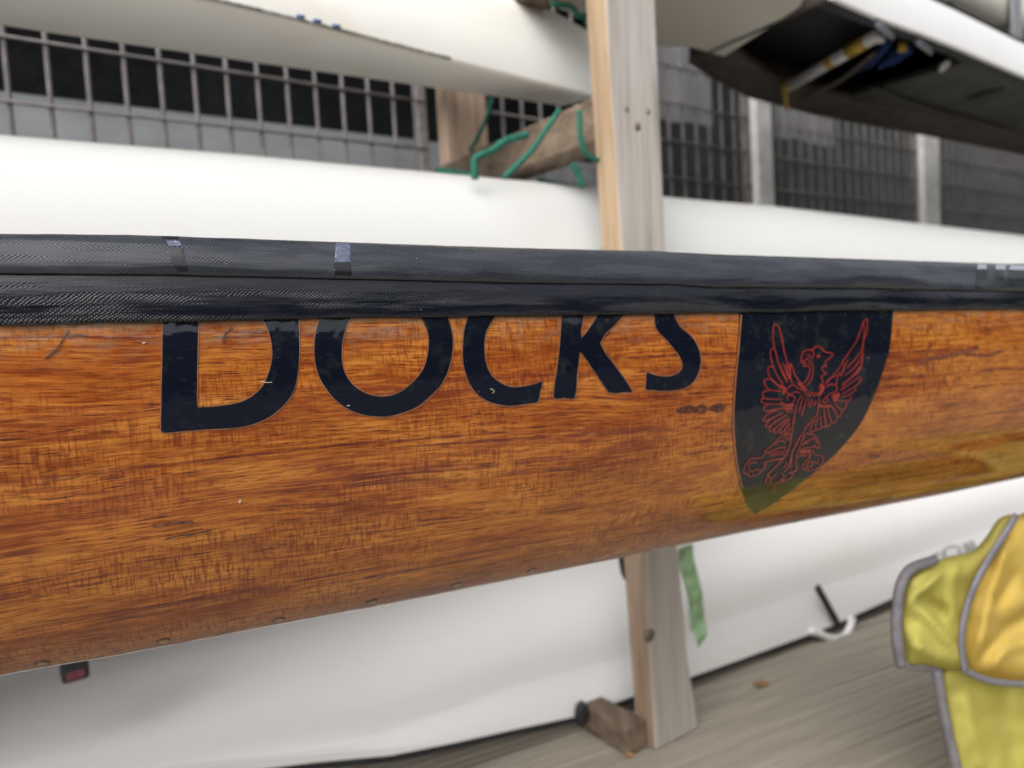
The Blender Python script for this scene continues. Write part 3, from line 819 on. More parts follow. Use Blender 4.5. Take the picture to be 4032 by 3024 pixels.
bvh = BVHTree.FromPolygons([v for v in hullV], hullF)
def strip(name, proffn, mat, slist=None):
    V, UV, Fc = [], [], []; rows = []
    for s in (slist or S_LIST):
        row = []; arc = 0; last = None
        for (t, z) in proffn(s):
            if last: arc += math.hypot(t - last[0], z - last[1])
            last = (t, z); row.append(len(V)); V.append(bt(s, tp(s, t), z)); UV.append((s, arc))
        rows.append(row)
    for i in range(len(rows) - 1):
        for j in range(len(rows[0]) - 1): Fc.append((rows[i][j], rows[i][j + 1], rows[i + 1][j + 1], rows[i + 1][j]))
    return link(name, V, Fc, mat, shell, True, UV), V, Fc
def wn(s, f, seed=0): return noise.noise(Vector((s * f, seed, 0)))
def bead_prof(s):
    zt, zs = ex(s, L_top), ex(s, L_seam); h = zt - zs; out = []
    zs += .0003 * wn(s, 60, 1)
    out.append((T0 + .0010, zs - .0003)); out.append((T0 - .0022, zs - .0003)); out.append((T0 - .0031, zs + .0003))
    R = h * .98; gk = 1 + 1.1 * max(0, min(1, (s - .25) / .15)); dent = (.0022 * wn(s, 9, 4) + .0009 * wn(s, 31, 2)) * gk
    for j in range(1, 20):
        x = j / 19; ang = math.radians(4) + x * math.radians(98)
        b = math.exp(-((x - .25) / .22) ** 2)
        out.append((T0 - .0034 + R * .72 * (1 - math.cos(max(0, ang))) + dent * b, zs + .001 + (h - .001) * (math.sin(max(0, ang)) * .86 + .14 * min(1, x * 2.2)) + 0.0 * x))
    t, z = out[-1]
    out += [(t + .010, z - .002), (t + .022, z - .006), (t + .030, z - .020)]
    return out
bead, bV, bF = strip('gunwale', bead_prof, M_bead)
def band_prof(s):
    zs, zb = ex(s, L_seam), ex(s, L_tb); h = zs - zb; out = []
    zb2 = zb + .00035 * wn(s, 130, 3) + .0005 * wn(s, 25, 8)
    dent = .0016 * wn(s, 12, 7)
    for j in range(15):
        x = j / 14
        out.append((T0 - .0012 - .0012 * x - .0012 * math.sin(math.pi * x) + dent * math.sin(math.pi * x), zs - .0002 - (zs - zb2 - .0006) * x))
    out.append((T0 - .0012, zb2 - .0001)); out.append((T0 + .0014, zb2 + .0002))
    return out
band, dV, dF = strip('carbon_band', band_prof, M_band)
bvh_b = BVHTree.FromPolygons(bV, bF)
bvh_all = BVHTree.FromPolygons(bV + dV, bF + [tuple(i + len(bV) for i in f) for f in dF])
# deck and far gunwale
secs = []
for s in S_LIST[::6]:
    zt = ex(s, L_top); t0 = T0 + .030
    secs.append([bt(s, tp(s, t0), zt - .022), bt(s, tp(s, TC), zt - .030), bt(s, tp(s, 2 * TC - t0 - .01), zt - .022), bt(s, tp(s, 2 * TC - t0 - .01), zt - .028), bt(s, tp(s, TC), zt - .036), bt(s, tp(s, t0), zt - .028)])
loft('inner_deck', secs, simple('varnished_deck', (.28, .12, .035), .3, .25, 20, coat=.8), shell, smooth=False)
secs = []
for s in S_LIST[::4]:
    zt = ex(s, L_top); c = 2 * TC - T0 - .016
    secs.append([bt(s, tp(s, c + .018 * math.cos(x)), zt - .022 + .022 * math.sin(x)) for x in [2 * math.pi * j / 12 for j in range(12)]])
loft('far_gunwale', secs, M_gloss, shell)
for sgn in (0, -1):
    s = S_LIST[sgn]; pts = wood_prof(s)
    ring = [bt(s, tp(s, t), z) for t, z in pts[::4]]; ring += [bt(s, tp(s, 2 * TC - t), z) for t, z in pts[::-4]]
    link('end_cap', ring, [tuple(range(len(ring)))], M_gloss, shell)

# --- flat prints on the skin
def project(x, y, tree, off):
    d = ray(x, y).normalized(); h, n, i, dist = tree.ray_cast(CAM, d)
    if h is None: return None
    if n.dot(d) > 0: n = -n
    return h + n * off
def inside(p, poly):
    c = False; n = len(poly)
    for i in range(n):
        a, b = poly[i], poly[(i + 1) % n]
        if (a[1] > p[1]) != (b[1] > p[1]) and p[0] < (b[0] - a[0]) * (p[1] - a[1]) / (b[1] - a[1]) + a[0]: c = not c
    return c
def dense(poly, step):
    out = []
    for i in range(len(poly)):
        a, b = Vector(poly[i]), Vector(poly[(i + 1) % len(poly)]); n = max(1, int((b - a).length / step))
        out += [tuple(a.lerp(b, k / n)) for k in range(n)]
    return out
def smooth_poly(P, corners):
    """closed Catmull-Rom through P, straight at the listed corner indices"""
    n = len(P); out = []
    for i in range(n):
        p0, p1, p2, p3 = P[(i - 1) % n], P[i], P[(i + 1) % n], P[(i + 2) % n]
        if i in corners: p0 = (2 * p1[0] - p2[0], 2 * p1[1] - p2[1])
        if (i + 1) % n in corners: p3 = (2 * p2[0] - p1[0], 2 * p2[1] - p1[1])
        for k in range(6):
            t = k / 6
            out.append(tuple(.5 * ((2 * p1[c]) + (p2[c] - p0[c]) * t + (2 * p0[c] - 5 * p1[c] + 4 * p2[c] - p3[c]) * t * t + (3 * p1[c] - p0[c] - 3 * p2[c] + p3[c]) * t ** 3) for c in (0, 1)))
    return out
def decal(name, outer, holes, mat, parent, tree=bvh, off=.0003, step=14):
    loops = [dense(outer, step)] + [dense(h, step) for h in holes]
    pts, edges = [], []
    for L in loops:
        b = len(pts); pts += L; edges += [(b + i, b + (i + 1) % len(L)) for i in range(len(L))]
    xs = [p[0] for p in outer]; ys = [p[1] for p in outer]
    x = min(xs)
    while x < max(xs):
        y = min(ys)
        while y < max(ys):
            if inside((x, y), outer) and not any(inside((x, y), h) for h in holes): pts.append((x + random.uniform(-1, 1), y + random.uniform(-1, 1)))
            y += step
        x += step
    r = delaunay_2d_cdt([Vector(p) for p in pts], edges, [], 0, .01)
    vv = r[0]; V = []; idx = {}
    for i, p in enumerate(vv):
        q = project(p.x, p.y, tree, off)
        if q is not None: idx[i] = len(V); V.append(q)
    Fc = []
    for f in r[2]:
        cx = sum(vv[i].x for i in f) / len(f); cy = sum(vv[i].y for i in f) / len(f)
        if inside((cx, cy), outer) and not any(inside((cx, cy), h) for h in holes) and all(i in idx for i in f): Fc.append(tuple(idx[i] for i in f))
    o = link(name, V, Fc, mat, parent, True)
    # orient towards the camera
    if o.data.polygons and o.data.polygons[0].normal.dot(V[0] - CAM) > 0: o.data.flip_normals()
    return o
def ribbons(name, strokes, mat, parent, tree=bvh, off=.0006, wd=7, k=5):
    V, Fc = [], []
    for si, st in enumerate(strokes):
        w_ = wd
        if isinstance(st, tuple): w_, st = st
        C = catmull([Vector((x, y)) for x, y in st], k); L = []
        for i, p in enumerate(C):
            t = (C[min(i + 1, len(C) - 1)] - C[max(i - 1, 0)])
            if t.length < 1e-6: t = Vector((1, 0))
            t.normalize(); n = Vector((-t.y, t.x)) * (w_ / 2)
            a = project(p.x + n.x, p.y + n.y, tree, off + si * 4e-6); b = project(p.x - n.x, p.y - n.y, tree, off + si * 4e-6)
            if a is None or b is None: continue
            L.append((a, b))
        b0 = len(V)
        for a, b in L: V += [a, b]
        for i in range(len(L) - 1): q = b0 + 2 * i; Fc.append((q, q + 1, q + 3, q + 2))
    return fixn(link(name, V, Fc, mat, parent, True)) if V else None

TY = 1215
D_o = [(640, TY), (640, 1258), (636, 1480), (632, 1694), (646, 1706), (804, 1693), (937, 1685), (1013, 1666), (1076, 1634), (1133, 1580), (1165, 1517), (1178, 1435), (1180, 1359), (1177, 1258), (1165, TY)]
D_i = [(785, TY), (779, 1422), (778, 1598), (816, 1601), (886, 1594), (949, 1580), (1000, 1552), (1038, 1511), (1063, 1441), (1070, 1384), (1060, 1321), (1038, 1270), (990, TY)]
O_o = [(1275, TY), (1245, 1292), (1236, 1374), (1243, 1448), (1267, 1508), (1312, 1568), (1364, 1609), (1431, 1635), (1506, 1642), (1573, 1631), (1640, 1605), (1692, 1564), (1737, 1516), (1767, 1456), (1783, 1381), (1782, 1314), (1763, 1247), (1748, TY)]
O_i = [(1405, TY + 2), (1372, 1269), (1353, 1329), (1347, 1389), (1353, 1448), (1379, 1501), (1424, 1538), (1476, 1557), (1528, 1557), (1580, 1538), (1625, 1501), (1662, 1456), (1681, 1396), (1685, 1329), (1666, 1269), (1630, TY + 2)]
C_o = [(1850, TY), (1827, 1292), (1819, 1374), (1825, 1448), (1849, 1516), (1886, 1560), (1931, 1586), (1991, 1599), (2050, 1596), (2119, 1583), (2136, 1501), (2080, 1516), (2021, 1523), (1976, 1508), (1938, 1478), (1916, 1433), (1909, 1381), (1912, 1322), (1931, 1277), (1975, TY)]
K_o = [(2212, TY), (2200, 1374), (2177, 1568), (2263, 1569), (2283, 1396), (2288, 1392), (2393, 1545), (2423, 1551), (2492, 1542), (2364, 1351), (2475, TY), (2372, TY), (2289, 1329), (2300, TY)]
S_o = [(2572, TY), (2580, 1292), (2617, 1336), (2662, 1389), (2684, 1433), (2673, 1463), (2632, 1480), (2587, 1477), (2544, 1463), (2539, 1534), (2595, 1541), (2662, 1538), (2714, 1519), (2748, 1478), (2760, 1426), (2752, 1374), (2722, 1322), (2677, 1284), (2642, TY)]
LET = [(D_o, [D_i], {0, 1, 2, 3, 4, 14}, [{0, 1, 2, 12}]), (O_o, [O_i], {0, 17}, [{0, 15}]), (C_o, [], {0, 9, 10, 19}, []), (K_o, [], set(range(14)), []), (S_o, [], {0, 8, 9, 18}, [])]
for outer, holes, cs, hc in LET:
    so_ = smooth_poly(outer, cs); sh = [smooth_poly(h, c) for h, c in zip(holes, hc)]
    o = decal('letter', so_, sh, M_letter, shell)
    rim = [[p for p in L] + [L[0]] for L in [so_] + sh]
    ribbons('letter_edge', [(4, r[::3] + [r[0]]) for r in rim], M_edge, o, off=.00038, k=2)

CR = [(2911, TY), (2903, 1359), (2889, 1505), (2881, 1641), (2886, 1749), (2898, 1842), (2919, 1928), (2944, 1993), (2972, 2024), (3033, 1988), (3104, 1939), (3180, 1880), (3277, 1798), (3342, 1728), (3397, 1652), (3440, 1560), (3472, 1473), (3500, 1381), (3510, 1299), (3516, TY)]
crest = decal('crest', smooth_poly(CR, {0, 8, 19}), [], M_crest, shell, step=16)
ribbons('crest_line', [(4, [(2917, 1240), (2908, 1359), (2894, 1505), (2886, 1641), (2891, 1749), (2903, 1842), (2922, 1920)])], simple('copper_line', (.45, .16, .07), .35, .2, 60, coat=.6), crest, off=.0005)
def A_(L): return [(x / 3.318 + 2900, y / 3.318 + 1250) for x, y in L]
def B_(L): return [(x / 4.148 + 2880, y / 4.148 + 1650) for x, y in L]
EA = [
 [(470,290),(470,150),(495,90),(530,110),(575,230),(610,420),(660,600),(700,720)], [(470,290),(490,400),(510,470),(540,600),(600,740),(660,850)],
 [(490,410),(450,410),(435,470),(450,560),(480,660),(530,770),(600,870)], [(470,640),(410,650),(400,700),(430,780),(500,850),(590,920)],
 [(450,805),(370,810),(355,850),(390,920),(450,950),(580,960)], [(430,800),(500,860),(580,930)], [(430,950),(350,965),(335,1010),(380,1060),(600,1070)],
 [(350,1040),(315,1080),(330,1110),(400,1130),(500,1130),(600,1140)], [(400,1140),(350,1170),(370,1220),(500,1200),(640,1180)],
 [(500,1210),(400,1260),(340,1330),(370,1350),(480,1300),(600,1240)], [(420,1340),(375,1400),(400,1430),(520,1350),(650,1270)],
 [(450,1400),(420,1460),(450,1480),(560,1390),(670,1310)], [(500,1440),(480,1500),(520,1490),(620,1390),(690,1330)],
 [(570,1450),(560,1510),(600,1490),(690,1380)], [(630,1450),(620,1520),(660,1500),(700,1430)],
 [(600,590),(640,700),(680,800)], [(560,600),(600,720),(650,820)], [(700,600),(690,700),(700,800)], [(640,610),(670,740),(720,860)],
 [(680,600),(720,640),(750,740),(810,830),(850,860),(900,820),(940,740),(950,660),(920,630),(870,640),(870,620)],
 [(870,620),(900,590),(850,590),(835,540),(860,460),(910,425),(970,425),(1040,380),(1100,400),(1150,450),(1250,475),(1200,540),(1150,580),(1165,640),(1110,640),(1120,700),(1170,730),(1100,770),(1120,840),(1080,900),(1100,980)],
 [(850,580),(900,550),(940,570),(950,620)], [(900,490),(940,480),(950,520),(900,540)], [(980,420),(1000,480),(970,560),(990,650),(980,760),(960,830),(900,900)],
 (12, A_([(1050,495),(1070,520)])), [(630,960),(680,900),(740,880),(800,930),(860,950)], [(640,970),(700,1000),(760,970),(830,990)],
 (14, A_([(800,850),(850,900),(900,960)])), (11, A_([(560,890),(620,930),(600,1000)])), [(870,950),(900,1020),(930,970),(950,1030),(975,970),(1000,1030),(1030,980),(1060,1030),(1080,960)],
 [(850,1010),(800,1080),(760,1200),(740,1350),(715,1500),(690,1659)], [(870,1040),(830,1130),(810,1240)], [(910,1050),(870,1180),(840,1290)], [(950,1060),(920,1160)], [(990,1070),(950,1170)], [(1030,1080),(1000,1150)],
 [(1070,1040),(1060,1150),(1040,1260),(980,1340),(900,1430),(860,1500),(790,1600),(760,1659)], (13, A_([(560,1110),(640,1150),(740,1130)])), (11, A_([(620,1200),(720,1180)])), [(640,1240),(730,1220)], [(660,1080),(650,1020),(720,1020),(760,1060),(720,1100)],
 [(1700,20),(1650,60),(1600,200),(1540,340),(1450,470),(1380,570),(1330,660),(1230,780),(1150,870)], [(1700,20),(1690,200),(1650,300),(1640,440),(1600,560),(1500,680),(1400,760)],
 [(1640,60),(1660,200),(1620,420),(1560,520),(1430,660)], [(1640,440),(1620,620),(1500,760),(1370,870)], [(1620,620),(1600,680),(1480,800),(1360,910)], [(1600,770),(1610,820),(1540,900),(1370,1000)], [(1580,780),(1450,880),(1350,950)],
 [(1540,900),(1540,950),(1450,1010),(1360,1040)], [(1470,1020),(1480,1070),(1400,1090),(1310,1080)], [(1420,1100),(1420,1160),(1370,1210),(1310,1160),(1270,1110)], [(1360,1210),(1350,1270),(1310,1290),(1260,1200),(1220,1150)],
 [(1300,1300),(1280,1360),(1240,1370),(1200,1280),(1180,1180)], [(1220,1370),(1200,1410),(1160,1410),(1140,1300),(1130,1200)], [(1160,1410),(1120,1430),(1090,1400),(1090,1290)], [(1100,1430),(1040,1460),(1020,1400),(1060,1290)],
 [(1040,1460),(960,1490),(960,1420),(1020,1330)], (18, A_([(1240,1050),(1290,1020),(1340,1010)])), (14, A_([(1250,1080),(1310,1060)])), [(1150,870),(1200,800),(1290,760),(1390,700),(1380,570)],
 [(1160,900),(1220,870),(1290,890),(1290,960),(1200,1000),(1120,1080),(1150,1120),(1180,1040)], (10, A_([(1070,1150),(1150,1160),(1220,1150)])), (12, A_([(1080,880),(1120,910),(1090,980),(1060,1000)])), [(1340,700),(1300,800),(1290,880)], [(1440,560),(1380,680),(1350,780)]]
EB = [
 [(1000,0),(980,200),(940,400),(900,540),(820,650),(700,780),(590,880)], [(960,240),(850,260),(740,320),(640,430),(530,520),(600,530),(720,480),(800,450),(880,460)], [(960,280),(850,300)], [(960,320),(870,330)],
 [(880,400),(820,350),(740,360),(700,430)], [(530,550),(480,620),(380,630),(290,650),(220,740),(185,830),(195,880),(230,870),(260,900),(300,940),(350,900),(400,910),(470,840),(540,760),(550,690),(700,660),(830,630)],
 [(270,740),(300,700),(400,700)], [(270,760),(280,820),(340,840),(400,810),(460,840)], [(500,690),(530,760)], [(550,540),(620,560),(700,540),(820,520),(900,500)], [(620,600),(720,570),(860,560)],
 [(1100,300),(1050,400),(980,520),(950,640),(920,750),(850,850)], [(1180,240),(1120,400),(1060,560),(1040,700),(1050,820),(1000,860)], [(970,600),(960,700),(940,790)], [(900,700),(830,800)],
 [(590,880),(570,920),(620,930),(550,980),(560,1040),(650,1050),(650,1180)], [(720,880),(640,960),(600,1020)], [(740,1000),(700,1060),(690,1180)], [(1050,820),(1000,850),(930,860),(990,900),(950,950),(890,990),(780,1010),(760,1050)],
 [(800,880),(850,930),(780,980),(860,980)], [(1200,230),(1300,240),(1380,310),(1420,440),(1390,470),(1340,430),(1290,450),(1200,460),(1120,480)], [(1190,400),(1260,330),(1340,310),(1380,400)], [(1150,420),(1200,340)],
 (12, B_([(1100,510),(1180,520),(1280,510)])), [(1090,560),(1200,560)], [(1060,600),(1180,590),(1260,580)], [(1300,500),(1350,570),(1450,590),(1480,660),(1440,740),(1370,800),(1250,830),(1230,800)],
 [(1270,520),(1260,620),(1190,690),(1150,760),(1160,810),(1200,800),(1240,700),(1290,690),(1300,750),(1250,780)], [(1310,680),(1390,710),(1400,650)]]
strokes = [s if isinstance(s, tuple) else A_(s) for s in EA] + [s if isinstance(s, tuple) else B_(s) for s in EB]
ribbons('eagle_emblem', strokes, M_red, crest, off=.0006, wd=4.2)

# dark knots in the veneer beside the crest
for (x, y, rx, ry) in ((2700, 1613, 42, 15), (2755, 1612, 30, 17), (2822, 1605, 34, 17)):
    decal('veneer_knot', [(x + rx * math.cos(t) , y + ry * math.sin(t) * (1 + .3 * math.cos(t)) - rx * .12 * math.cos(t)) for t in [2 * math.pi * i / 16 for i in range(16)]], [],
          simple('dark_knot', (.12, .035, .016), .35, .8, 420, coat=.8), shell, off=.00025, step=10)
# scratches, scuffs and chips in the varnish
M_sd = simple('dark_scratch', (.10, .035, .018), .4, .5, 500, coat=.8); M_sw = simple('white_scratch', (.62, .52, .38), .5, .3, 500); M_sp = simple('purple_stain', (.22, .055, .028), .4, .5, 300, coat=.9)
for mat, w_, st in ((M_sd, 7, [(178, 1414), (215, 1385), (240, 1352), (268, 1300)]), (M_sd, 5, [(262, 1330), (300, 1318), (335, 1322)]), (M_sd, 8, [(878, 1348), (886, 1318), (912, 1286)]),
                    (M_sw, 3, [(2333, 2203), (2362, 2194), (2396, 2181)]), (M_sw, 2.5, [(1026, 1503), (1048, 1506), (1071, 1505)]), (M_sw, 9, [(940, 1978), (947, 1966)]), (M_sw, 5, [(560, 1352), (572, 1349)]),
                    (M_sw, 2.5, [(1930, 1530), (1944, 1538), (1938, 1548)]), (M_sw, 3, [(1364, 1597), (1376, 1596)]), (M_sd, 5, [(1370, 2046), (1382, 2042)]), (M_sd, 9, [(1378, 1966), (1386, 1970)]),
                    (M_sp, 15, [(3600, 1434), (3650, 1412), (3720, 1400), (3790, 1384), (3850, 1366)]), (M_sp, 9, [(3640, 1400), (3655, 1372), (3662, 1350)]), (M_sp, 8, [(3800, 1392), (3880, 1398), (3950, 1380)]),
                    (M_sd, 7, [(3416, 1798), (3440, 1794), (3462, 1798)]), (M_sd, 5, [(3730, 1596), (3752, 1592)]), (M_sd, 6, [(650, 2120), (700, 2108), (770, 2098), (830, 2086)]), (M_sp, 12, [(600, 2070), (680, 2058), (760, 2052)])):
    ribbons('scratch', [(w_, st)], mat, shell, off=.0007, k=4)
# wooden screw plugs along the bilge
M_ring = simple('plug_glue_line', (.035, .022, .014), .4, .3, 80, coat=.8); M_plug = simple('plug_wood', (.36, .17, .05), .4, .25, 200, coat=.8)
for i, (x, y) in enumerate(((165, 2611), (644, 2524), (1099, 2440), (1464, 2370), (1797, 2303), (2094, 2247))):
    k = 1 - i * .12
    c0 = project(x, y, bvh, .0002); c1 = project(x + 12, y - 2.4, bvh, .0002); c2 = project(x, y - 8, bvh, .0002)
    if None in (c0, c1, c2): continue
    e1 = (c1 - c0).normalized(); n = e1.cross((c2 - c0)).normalized()
    if n.dot(c0 - CAM) > 0: n = -n
    e2 = n.cross(e1)
    for nm, r, off, mat in (('screw_plug', .0039, .0001, M_ring), ('plug_face', .0025, .0003, M_plug)):
        s2 = [[c0 + n * (off + q) + e1 * math.cos(t) * r * kk + e2 * math.sin(t) * r * .95 * kk for t in [2 * math.pi * j / 18 for j in range(18)]] for q, kk in ((-.0012, 1), (.0001, 1), (.0002, .9))]
        o = loft(nm, s2, mat, shell if nm == 'screw_plug' else plug, smooth=False)
        if nm == 'screw_plug': plug = o
# glossy marks on the gunwale cloth, coloured pale in the upper part, black below
M_mark = simple('pale_blue_mark', (.11, .13, .20), .3, .3, 400, coat=.5)
M_mark2 = simple('pale_letter_mark', (.26, .28, .34), .3, .2, 300, coat=.5)
M_mark_black = simple('black_print', (.008, .009, .011), .3, .4, 400, coat=.3)
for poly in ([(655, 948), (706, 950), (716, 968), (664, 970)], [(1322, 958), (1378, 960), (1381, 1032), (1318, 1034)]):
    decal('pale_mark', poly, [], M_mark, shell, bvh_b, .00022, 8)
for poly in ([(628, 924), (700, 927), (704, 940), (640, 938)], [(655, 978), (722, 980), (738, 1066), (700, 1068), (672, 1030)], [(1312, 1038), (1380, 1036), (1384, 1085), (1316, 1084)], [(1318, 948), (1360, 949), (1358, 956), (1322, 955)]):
    decal('dark_mark', poly, [], M_mark_black, shell, bvh_b, .00022, 8)
for poly in ([(3850, 1040), (3884, 1041), (3884, 1060), (3848, 1060)], [(3922, 1042), (3960, 1043), (3958, 1062), (3920, 1061)], [(3978, 1044), (4075, 1048), (4078, 1064), (3974, 1062)]):
    decal('letter_top', poly, [], M_mark2, shell, bvh_b, .00022, 6)
for poly in ([(3847, 1062), (3884, 1062), (3884, 1100), (3866, 1102), (3848, 1142), (3834, 1142), (3845, 1100)], [(3919, 1063), (3958, 1064), (3956, 1103), (3916, 1101)], [(3972, 1064), (4080, 1067), (4084, 1108), (3970, 1104)]):
    decal('letter_foot', poly, [], M_mark_black, shell, bvh_b, .00022, 8)

# ------------------------------------------------------------------ yellow jacket draped on a trestle, right
TJ = .505
def pj(x, y, t): 
    q = ray(x, y); q = q * (t / q.dot(BN)); return CAM + q
def segd(p, a, b):
    ab = (b[0] - a[0], b[1] - a[1]); L = ab[0] ** 2 + ab[1] ** 2
    t = max(0, min(1, ((p[0] - a[0]) * ab[0] + (p[1] - a[1]) * ab[1]) / L)) if L else 0
    return math.hypot(p[0] - a[0] - ab[0] * t, p[1] - a[1] - ab[1] * t)
def puff(name, outline, mat, parent, t0, bulge, folds=(), step=18, back=.04, nzk=.5):
    out = smooth_poly(outline, set()); loop = dense(out, step); pts = list(loop); n0 = len(loop)
    xs = [p[0] for p in out]; ys = [p[1] for p in out]; x = min(xs)
    while x < max(xs):
        y = min(ys)
        while y < max(ys):
            if inside((x, y), out) and min(segd((x, y), loop[i], loop[(i + 1) % n0]) for i in range(0, n0, 2)) > step * .6: pts.append((x, y))
            y += step
        x += step
    r = delaunay_2d_cdt([Vector(p) for p in pts], [(i, (i + 1) % n0) for i in range(n0)], [], 0, .01)
    vv = r[0]; Fr = [f for f in r[2] if inside((sum(vv[i].x for i in f) / 3, sum(vv[i].y for i in f) / 3), out)]
    V = []; 
    for p in vv:
        e = min(segd((p.x, p.y), loop[i], loop[(i + 1) % n0]) for i in range(n0))
        k = min(1, e / 90); k = math.sqrt(max(0, 1 - (1 - k) ** 2))
        nz = noise.noise(Vector((p.x / 130, p.y / 90, t0 * 9))) * nzk + noise.noise(Vector((p.x / 60, p.y / 65, 4))) * nzk * .3
        t = t0 - bulge * k * (1 + nz)
        for (F0, amp, wdt) in folds:
            dd = min(segd((p.x, p.y), F0[i], F0[i + 1]) for i in range(len(F0) - 1)); t -= amp * math.exp(-(dd / wdt) ** 2) * k
        V.append(pj(p.x, p.y, t))
    n = len(V)
    for p in vv:
        e = min(segd((p.x, p.y), loop[i], loop[(i + 1) % n0]) for i in range(n0)); V.append(pj(p.x, p.y, t0 + .001 + back * min(1, e / 60)))
    Fc = [tuple(f) for f in Fr] + [tuple(i + n for i in f[::-1]) for f in Fr]
    cnt = {}
    for f in Fr:
        for i in range(len(f)):
            e = (f[i], f[(i + 1) % len(f)]); k = tuple(sorted(e)); cnt.setdefault(k, []).append(e)
    for k, es in cnt.items():
        if len(es) == 1: a, b = es[0]; Fc.append((b, a, a + n, b + n))
    return fixn(link(name, V, Fc, mat, parent, True))
jk = thing('yellow_jacket', 'bundled lime and amber yellow jacket with grey piping, lower right', 'jacket', bt(.95, TJ, GZ))
P1 = [(3572, 2285), (3640, 2222), (3740, 2192), (3830, 2168), (3885, 2110), (3930, 2045), (3985, 2026), (4010, 2060), (3960, 2160), (3880, 2280), (3835, 2400), (3815, 2520), (3810, 2610), (3740, 2640), (3640, 2618), (3575, 2612), (3558, 2540), (3550, 2400)]
puff('lime_panel', P1, M_lime, jk, TJ, .016, [([(3590, 2365), (3690, 2475), (3790, 2600)], .010, 20), ([(3600, 2350), (3700, 2260)], .008, 18), ([(3620, 2370), (3705, 2400)], -.014, 28), ([(3760, 2230), (3740, 2400), (3770, 2500)], .005, 18), ([(3600, 2540), (3760, 2610)], .010, 22)])
P2 = [(3995, 2035), (4120, 2010), (4300, 2060), (4360, 2300), (4330, 2600), (4200, 2700), (4030, 2695), (3900, 2672), (3815, 2640), (3788, 2560), (3795, 2440), (3830, 2310), (3890, 2200), (3945, 2110)]
puff('amber_panel', P2, M_amber, jk, TJ - .014, .026, [([(3960, 2150), (3905, 2330), (3845, 2590)], .006, 22), ([(3850, 2600), (3960, 2480), (4060, 2420)], -.007, 26), ([(4000, 2260), (3930, 2380)], -.005, 22), ([(3900, 2640), (3960, 2560), (4040, 2540)], .004, 18)], nzk=.22)
P3 = [(3705, 2630), (3800, 2610), (3920, 2640), (4060, 2660), (4260, 2650), (4330, 2900), (4300, 3200), (4200, 3360), (3980, 3380), (3850, 3340), (3795, 3160), (3755, 2960), (3725, 2780)]
puff('skirt_panel', P3, M_lime, jk, TJ + .012, .012, [([(3800, 2760), (3860, 3000)], .006, 30), ([(3960, 2750), (3990, 3000)], -.006, 40)], back=.02)
def piping(pts, t, r, fl=.5, name='piping'):
    return tube(name, [pj(x, y, t) for x, y in pts], r, M_pipe, jk, 8, 6, fl)
piping([(3680, 2205), (3590, 2238), (3548, 2300), (3532, 2400), (3530, 2520), (3548, 2622)], TJ - .016, .0053, .9)
piping([(4001, 2030), (3955, 2105), (3885, 2215), (3828, 2330), (3796, 2440), (3787, 2540), (3800, 2640)], TJ - .052, .0048)
piping([(3800, 2640), (3870, 2672), (3960, 2690), (4080, 2695)], TJ - .040, .0034)
piping([(3575, 2630), (3640, 2634), (3710, 2632)], TJ - .002, .0025)
piping([(3688, 2636), (3712, 2780), (3742, 2930), (3790, 3110), (3850, 3330)], TJ - .002, .0058, .9)
# the rest of the jacket lies over the trestle, beyond the right edge
V = []; nx, ny = 22, 16
for k in (0, 1):
    for i in range(nx + 1):
        for j in range(ny + 1):
            s = .92 + .55 * i / nx; t = .18 + .34 * j / ny
            z = -.285 - .10 * (1 - j / ny) ** 2 - .05 * (i / nx) + .014 * noise.noise(Vector((s * 14, t * 16, 2))) + .006 * noise.noise(Vector((s * 40, t * 40, 5)))
            V.append(bt(s, t, z - k * .012))
q = (nx + 1) * (ny + 1); Fc = []
for i in range(nx):
    for j in range(ny):
        p = i * (ny + 1) + j; Fc += [(p, p + ny + 1, p + ny + 2, p + 1), (q + p, q + p + 1, q + p + ny + 2, q + p + ny + 1)]
for i in range(nx):
    a, b = i * (ny + 1), (i + 1) * (ny + 1); Fc += [(a, q + a, q + b, b), (a + ny, b + ny, q + b + ny, q + a + ny)]
for j in range(ny): Fc += [(j, j + 1, q + j + 1, q + j), (nx * (ny + 1) + j, q + nx * (ny + 1) + j, q + nx * (ny + 1) + j + 1, nx * (ny + 1) + j + 1)]
fixn(link('back_panel', V, Fc, M_lime, jk, True))

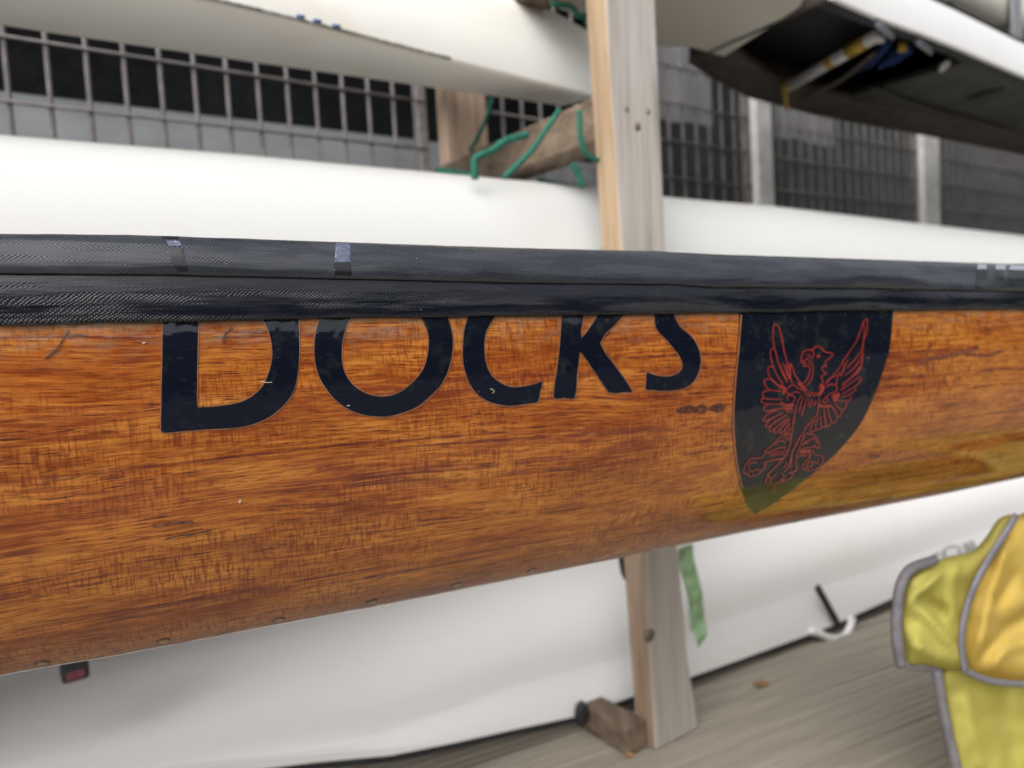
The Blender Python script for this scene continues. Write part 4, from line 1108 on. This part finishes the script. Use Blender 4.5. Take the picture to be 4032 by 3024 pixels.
# the long tail of the jacket lies on the dock below the picture
V = []; nx, ny = 44, 18
for k in (0, 1):
    for i in range(nx + 1):
        for j in range(ny + 1):
            f = i / nx; e = .02 * noise.noise(Vector((f * 6, j * .0, 3)))
            s = .71 + 1.07 * f + .03 * noise.noise(Vector((j * .4, 1, 1))) * (1 - f); t = .23 + e + (.27 + .10 * f) * j / ny
            z = GZ + .018 + max(0, .012 + .020 * noise.noise(Vector((s * 9, t * 14, 2))) + .008 * noise.noise(Vector((s * 30, t * 30, 5))))
            V.append(bt(s, t, z - (.008 if k else 0)))
q = (nx + 1) * (ny + 1); Fc = []
for i in range(nx):
    for j in range(ny):
        p = i * (ny + 1) + j; Fc += [(p, p + ny + 1, p + ny + 2, p + 1), (q + p, q + p + 1, q + p + ny + 2, q + p + ny + 1)]
for i in range(nx):
    a, b = i * (ny + 1), (i + 1) * (ny + 1); Fc += [(a, q + a, q + b, b), (a + ny, b + ny, q + b + ny, q + a + ny)]
for j in range(ny): Fc += [(j, j + 1, q + j + 1, q + j), (nx * (ny + 1) + j, q + nx * (ny + 1) + j, q + nx * (ny + 1) + j + 1, nx * (ny + 1) + j + 1)]
fixn(link('tail_panel', V, Fc, M_lime, jk, True))

# trestles carrying the wooden shell, both outside the picture apart from one black leg
def trestle(s, label, t1=.62, t0=.30):
    zt = wood_prof(min(s, 2.4))[-1][1] - .016
    t = thing('trestle', label, 'trestle', bt(s, TC, GZ), 'trestles under the wooden shell')
    tube('top_bar', [bt(s, t0, zt - .012), bt(s, t1 + .05, zt - .012)], .012, M_black, t, 10, 1)
    for tt, dt in ((t0, -.04), (t1, .02)):
        for ds in (-.10, .10):
            tube('leg', [bt(s, tt + (.02 if dt < 0 else 0), zt - .014), bt(s + ds, tt + dt, GZ + .008)], .010, M_black, t, 10, 1)
    tube('brace', [bt(s - .06, t0, -.45), bt(s + .06, t0, -.45)], .006, M_black, t, 8, 1)
trestle(-.62, 'black trestle under the left end of the wooden shell')
sx = pj(4030, 1960, .60); s_leg = (sx - CAM).dot(BD)
trestle(s_leg + .10, 'black trestle right of the yellow jacket, one leg just in view', .60, .36)
rbox('rail', .93, 1.45, .30, .33, -.345, -.315, M_black, bpy.data.objects['trestle.001'], .003, fr=bt)
rbox('rail_post', 1.30, 1.33, .30, .33, GZ + .001, -.346, M_black, bpy.data.objects['trestle.001'], .003, fr=bt)
